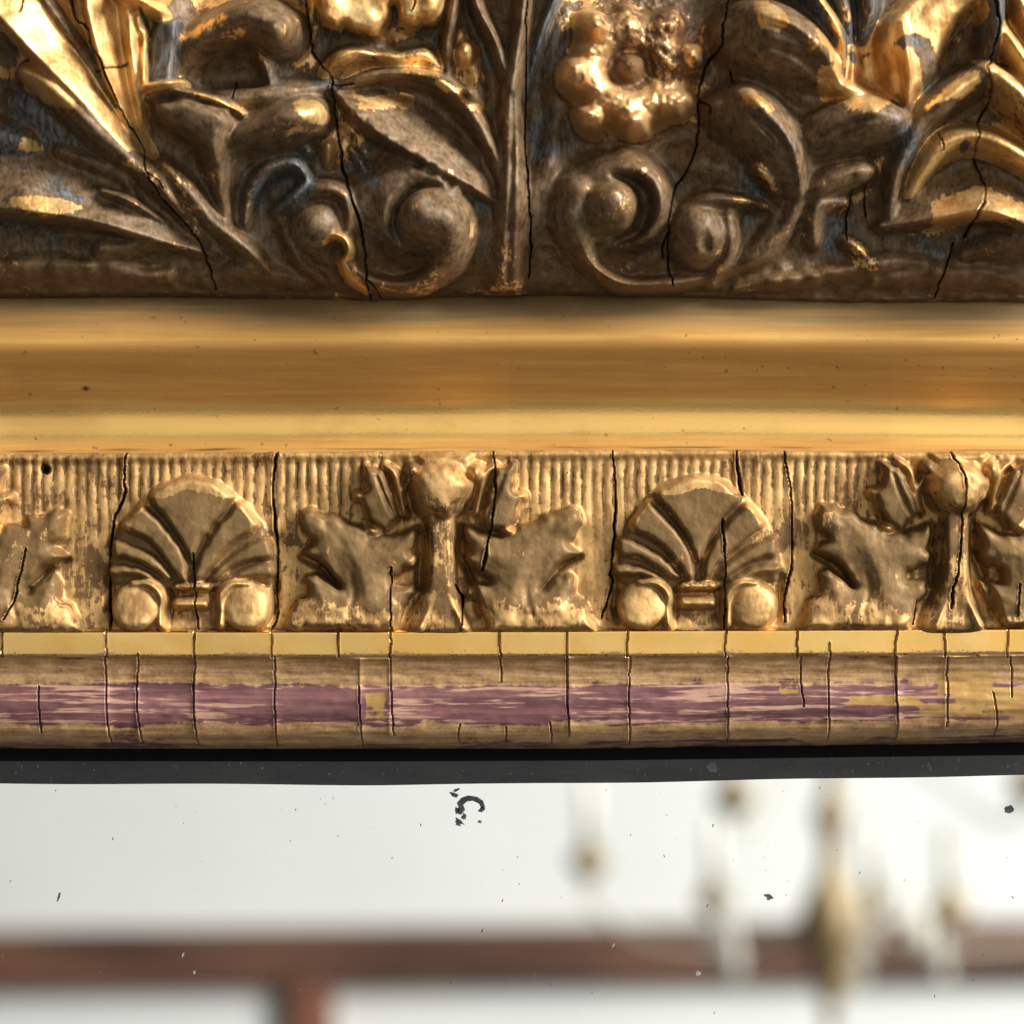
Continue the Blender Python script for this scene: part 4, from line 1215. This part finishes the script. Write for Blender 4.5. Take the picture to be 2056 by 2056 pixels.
gap_y = lambda x: np.interp(x, [-200, 0, 700, 1200, 2056, 2300], [1529, 1528, 1529, 1527, 1516, 1513])
sl = lambda x: np.interp(x, [-200, 0, 300, 750, 1000, 1300, 2056, 2300], [1573, 1573, 1574, 1576, 1574, 1570, 1556, 1552]) + 1.0 * math.sin(x * 0.011)
slab('shadow_gap_strip', XA, XB, 1476, gap_y, -44, -66, M_BLACK, mirror, n=60)  # black strip standing in for the shadow gap below the frame
slab('lip_reflection_strip', XA, XB, 1510, sl, -50, -64, lip_reflection_material(), mirror, n=90, chamfer=1.5)  # dark glossy strip standing in for the frame lip's reflection
kk = NT('mirror_glass')
nn = kk.noise(300, 4, 0.6)
kk.set(color=kk.mix(nn, (0.90, 0.91, 0.895), (0.935, 0.94, 0.925)), metal=1.0, rough=0.0)
M_GLASS = kk.m
a, b, c, d = W3(XA, 1500, -60), W3(XB, 1500, -60), W3(XB, 2700, -60), W3(XA, 2700, -60)
bk = lambda p: (p[0], p[1] + 0.004, p[2])
gl = link('mirror_glass', pydata('mirror_glass', [a, b, c, d, bk(a), bk(b), bk(c), bk(d)],
          [(0, 3, 2, 1), (4, 5, 6, 7), (0, 1, 5, 4), (1, 2, 6, 5), (2, 3, 7, 6), (3, 0, 4, 7)]), M_GLASS, mirror)

# ===== blemishes on the glass
M_SPOT = simple('lost_silvering', (0.035, 0.034, 0.042), 0.5, var=0.5, scale=900)
M_DUST = simple('dried_speck', (0.24, 0.235, 0.22), 0.8)


def flake(pts, h, t=1.2):
    """flat irregular flake from an outline in image coordinates"""
    n = len(pts)
    v = [W3(x, y, h + t) for x, y in pts] + [W3(x, y, h) for x, y in pts]
    return v, [tuple(range(n))[::-1]] + [(i, (i + 1) % n, n + (i + 1) % n, n + i) for i in range(n)]


def ragged(x, y, rx, ry, ang, r, n=14, j=0.22):
    c, s = math.cos(ang), math.sin(ang)
    o = []
    for q in range(n):
        a = 2 * math.pi * q / n
        k = 1 + r.normal(0, j)
        X, Y = rx * k * math.cos(a), ry * k * math.sin(a)
        o.append((x + X * c - Y * s, y + X * s + Y * c))
    return o


def joined(name, shapes, h, mat, parent, **kw):
    V, F_ = [], []
    for s in shapes:
        v, f_ = flake(s, h)
        F_ += [tuple(i + len(V) for i in q) for q in f_]
        V += v
    return link(name, pydata(name, V, F_), mat, parent, **kw)


r = np.random.default_rng(3)
GH = -60
# the curled loss near the middle: an arc, a hook and loose crumbs
arc = [(917, 1612), (926, 1602), (940, 1597), (958, 1600), (970, 1608), (974, 1620), (966, 1624), (962, 1614), (950, 1608), (938, 1609), (930, 1616), (934, 1626), (926, 1636), (918, 1634), (921, 1622)]
shapes = [arc, ragged(921, 1652, 9, 7, 0.3, r), ragged(912, 1596, 9, 4, 0.5, r), ragged(916, 1586, 7, 3, -0.3, r), ragged(968, 1625, 8, 4, -0.4, r), ragged(963, 1650, 5, 3, 0, r),
          ragged(931, 1640, 5, 6, 0, r), ragged(917, 1627, 4, 8, 0.1, r)]
joined('lost_silvering', shapes, GH, M_SPOT, gl)
for (x, y, rx, ry, an) in [(2025, 1626, 9, 7, 0.2), (1543, 1801, 9, 6, 0.9), (118, 1800, 2.2, 9, 0.35)]:
    joined('lost_silvering', [ragged(x, y, rx, ry, an, r)], GH, M_SPOT, gl)
joined('dried_speck', [ragged(1430, 1541, 11, 10, 0, r, j=0.1)], -50, simple('grey_fleck', (0.10, 0.11, 0.105), 0.7), gl)
specks = []
for i in range(80):
    x, y = r.uniform(-50, 2100), 1580 + 470 * r.random() ** 1.3
    s_ = abs(r.normal(0, 0.6)) + 0.55
    specks.append(ragged(x, y, s_ * 0.7, s_ * r.uniform(0.8, 2.6), r.normal(0.2, 0.4), r, n=7))
joined('silver_specks', specks, GH, M_SPOT, gl, kind='stuff')
pale = [ragged(r.uniform(0, 2056), r.uniform(1880, 2050), *(r.uniform(0.4, 0.9, 2)), 0, r, n=7) for i in range(22)]
pale += [ragged(1402, 1955, 5, 5, 0, r), ragged(367, 1918, 1.6, 5, 0.3, r), ragged(390, 1953, 2, 3, 0.2, r), ragged(1232, 1898, 1.6, 6, 0.4, r)]
joined('dust_specks', pale, GH, M_DUST, gl, kind='stuff')
pale = [ragged(r.uniform(-50, 2100), r.uniform(1532, 1558), r.uniform(0.5, 1.1), r.uniform(0.8, 2.6), r.normal(0.5, 0.3), r, n=7) for i in range(34)]
joined('dust_specks', pale, -50, M_DUST, gl, kind='stuff')

# ------------------------------------------------------------------ what the glass reflects: wall, dark trim, chandelier
WALL_Y = -5.0
SW = (CAM_D - WALL_Y + 0.012) / 0.70 * U      # metres per image pixel at the wall, by way of the glass


def box_mesh(name, x0, x1, y0, y1, z0, z1, bev=0.004):
    import bmesh
    bm = bmesh.new()
    bmesh.ops.create_cube(bm, size=1)
    for v in bm.verts:
        v.co = ((x0 + x1) / 2 + v.co.x * (x1 - x0), (y0 + y1) / 2 + v.co.y * (y1 - y0), (z0 + z1) / 2 + v.co.z * (z1 - z0))
    bmesh.ops.bevel(bm, geom=list(bm.edges), offset=bev, segments=2, affect='EDGES')
    me = bpy.data.meshes.new(name)
    bm.to_mesh(me); bm.free()
    return me


M_WALL = simple('white_plaster', (0.785, 0.795, 0.77), 0.9, var=0.03, scale=3)
wall = link('room_wall', box_mesh('room_wall', -3.6, 3.6, WALL_Y - 0.15, WALL_Y, -2.2, 2.6), M_WALL, kind='structure')
wall['label'] = 'off white plaster wall of the room seen blurred in the glass'
M_TRIM = simple('brown_timber', (0.118, 0.054, 0.034), 0.5, var=0.5, scale=3, stretch=(1, 1, 4))
trim = link('wall_timber', None)
trim['label'] = 'brown timber rail and post on the white wall reflected in the mirror glass'
trim['category'] = 'timber'
zb = lambda y: (1028 - y) * SW
rail = link('rail', box_mesh('rail', -3.5, 3.5, WALL_Y - 0.02, WALL_Y + 0.07, -0.043, 0.043, 0.006), M_TRIM, trim)
rail.location = (0, 0, zb(1908))
rail.rotation_euler = (0, -math.radians(0.55), 0)
link('post', box_mesh('post', (588 - 1028) * SW, (672 - 1028) * SW, WALL_Y - 0.02, WALL_Y + 0.055, -2.15, zb(1960), 0.006), simple('red_brown_timber', (0.20, 0.075, 0.045), 0.5, var=0.3, scale=3), trim)

# chandelier
CH_Y = -3.15
SCH = (CAM_D - CH_Y + 0.012) / 0.70 * U
cx0, cz0 = (1668 - 1028) * SCH, (1028 - 1640) * SCH
ch = link('chandelier', None)
ch.location = (cx0, CH_Y, cz0)
ch['label'] = 'brass chandelier with curved arms, candle tubes and pale glass drops, blurred in the mirror'
ch['category'] = 'chandelier'
M_BRASS = simple('old_brass', (0.25, 0.175, 0.08), 0.5, metal=0.15, var=0.3, scale=30)
M_ARM = simple('pale_brass', (0.40, 0.36, 0.28), 0.45)
M_CANDLE = simple('ivory_candle', (0.72, 0.69, 0.60), 0.5)
kd = NT('glass_drop')
kd.set(color=(0.66, 0.63, 0.55), rough=0.3)
kd.b.inputs['Transmission Weight'].default_value = 0.35
M_DROP = kd.m


def lathe(name, prof, mat, parent, loc=(0, 0, 0), n=16):
    v, fc = [], []
    for (rr, z) in prof:
        for i in range(n):
            a = 2 * math.pi * i / n
            v.append((rr * math.cos(a), rr * math.sin(a), z))
    for j in range(len(prof) - 1):
        for i in range(n):
            a, b = j * n + i, j * n + (i + 1) % n
            fc.append((a, b, b + n, a + n))
    o = link(name, pydata(name, v, fc, True), mat, parent)
    o.location = loc
    return o


def tube(name, path, rad, mat, parent, n=8):
    p = catmull(path, 22)
    v, fc = [], []
    for i, q in enumerate(p):
        t = Vector(p[min(i + 1, len(p) - 1)] - p[max(i - 1, 0)]).normalized()
        a = t.cross(Vector((0.3, 0.9, 0.2))).normalized()
        b_ = t.cross(a)
        for j in range(n):
            g = 2 * math.pi * j / n
            v.append(tuple(Vector(q) + rad * (a * math.cos(g) + b_ * math.sin(g))))
    for i in range(len(p) - 1):
        for j in range(n):
            a, b = i * n + j, i * n + (j + 1) % n
            fc.append((a, b, b + n, a + n))
    return link(name, pydata(name, v, fc, True), mat, parent)


P_ = lambda y: -(y - 1640) * SCH
lathe('column', [(0.001, P_(1100)), (0.009, P_(1100)), (0.009, P_(1570)), (0.010, P_(1590)), (0.018, P_(1620)), (0.021, P_(1645)), (0.014, P_(1672)), (0.011, P_(1690)), (0.012, P_(1730)),
                 (0.015, P_(1760)), (0.028, P_(1800)), (0.036, P_(1840)), (0.034, P_(1890)), (0.022, P_(1935)), (0.020, P_(1965)), (0.015, P_(2000)), (0.006, P_(2030)), (0.010, P_(2060)), (0.001, P_(2080))], M_BRASS, ch)
ARMS = [(-0.268, -0.05, 1742), (-0.122, 0.22, 1572), (0.190, 0.20, 1552), (0.30, -0.04, 1752), (-0.118, -0.20, 1850), (0.072, -0.24, 1862), (0.112, 0.15, 1800)]
drop0 = None
for i, (ax, ay, py) in enumerate(ARMS):
    z = P_(py)
    zs = P_(1850)
    if py < 1600:                                              # upper tier: its arms leave the column above the frame
        z0_ = P_(1480)
        tube('arm', [(0.0, 0.0, z0_), (ax * 0.4, ay * 0.4, z0_ - 0.02), (ax * 0.8, ay * 0.8, z - 0.035), (ax * 0.97, ay * 0.97, z - 0.03), (ax, ay, z - 0.014)], 0.0032, M_ARM, ch)
    else:
      arm = tube('arm', [(0.03 * ax / 0.27, 0.03 * ay / 0.27, zs), (ax * 0.35, ay * 0.35, zs - 0.03), (ax * 0.72, ay * 0.72, min(z, zs + 0.02) - 0.05), (ax * 0.98, ay * 0.98, z - 0.05), (ax, ay, z - 0.014)], 0.0032, M_ARM, ch)
    lathe('candle_cup', [(0.001, z - 0.02), (0.009, z - 0.018), (0.020, z - 0.006), (0.024, z + 0.004), (0.016, z + 0.010), (0.011, z + 0.022), (0.001, z + 0.022)], M_BRASS, ch, (ax, ay, 0))
    lathe('candle_tube', [(0.001, z + 0.021), (0.0085, z + 0.021), (0.0085, z + 0.085), (0.004, z + 0.092), (0.001, z + 0.093)], M_CANDLE, ch, (ax, ay, 0))
for (px_, py_, dy_, s_) in [(1452, 1880, -0.05, 1.0), (1470, 1905, 0.03, 0.8), (1742, 1880, -0.10, 1.1), (1722, 1925, -0.02, 0.9), (1860, 1860, -0.06, 1.0), (1880, 1905, 0.04, 0.8), (1832, 1845, 0.02, 0.8)]:
    X, Z = (px_ - 1668) * SCH, P_(py_)
    d_ = lathe('glass_drop', [(0.0005, 0.036), (0.004, 0.026), (0.010, 0.0), (0.012, -0.016), (0.009, -0.028), (0.0005, -0.036)], M_DROP, ch, (X, dy_, Z), n=10)
    d_.scale = (s_ * 1.2, s_ * 1.2, s_ * 1.2)
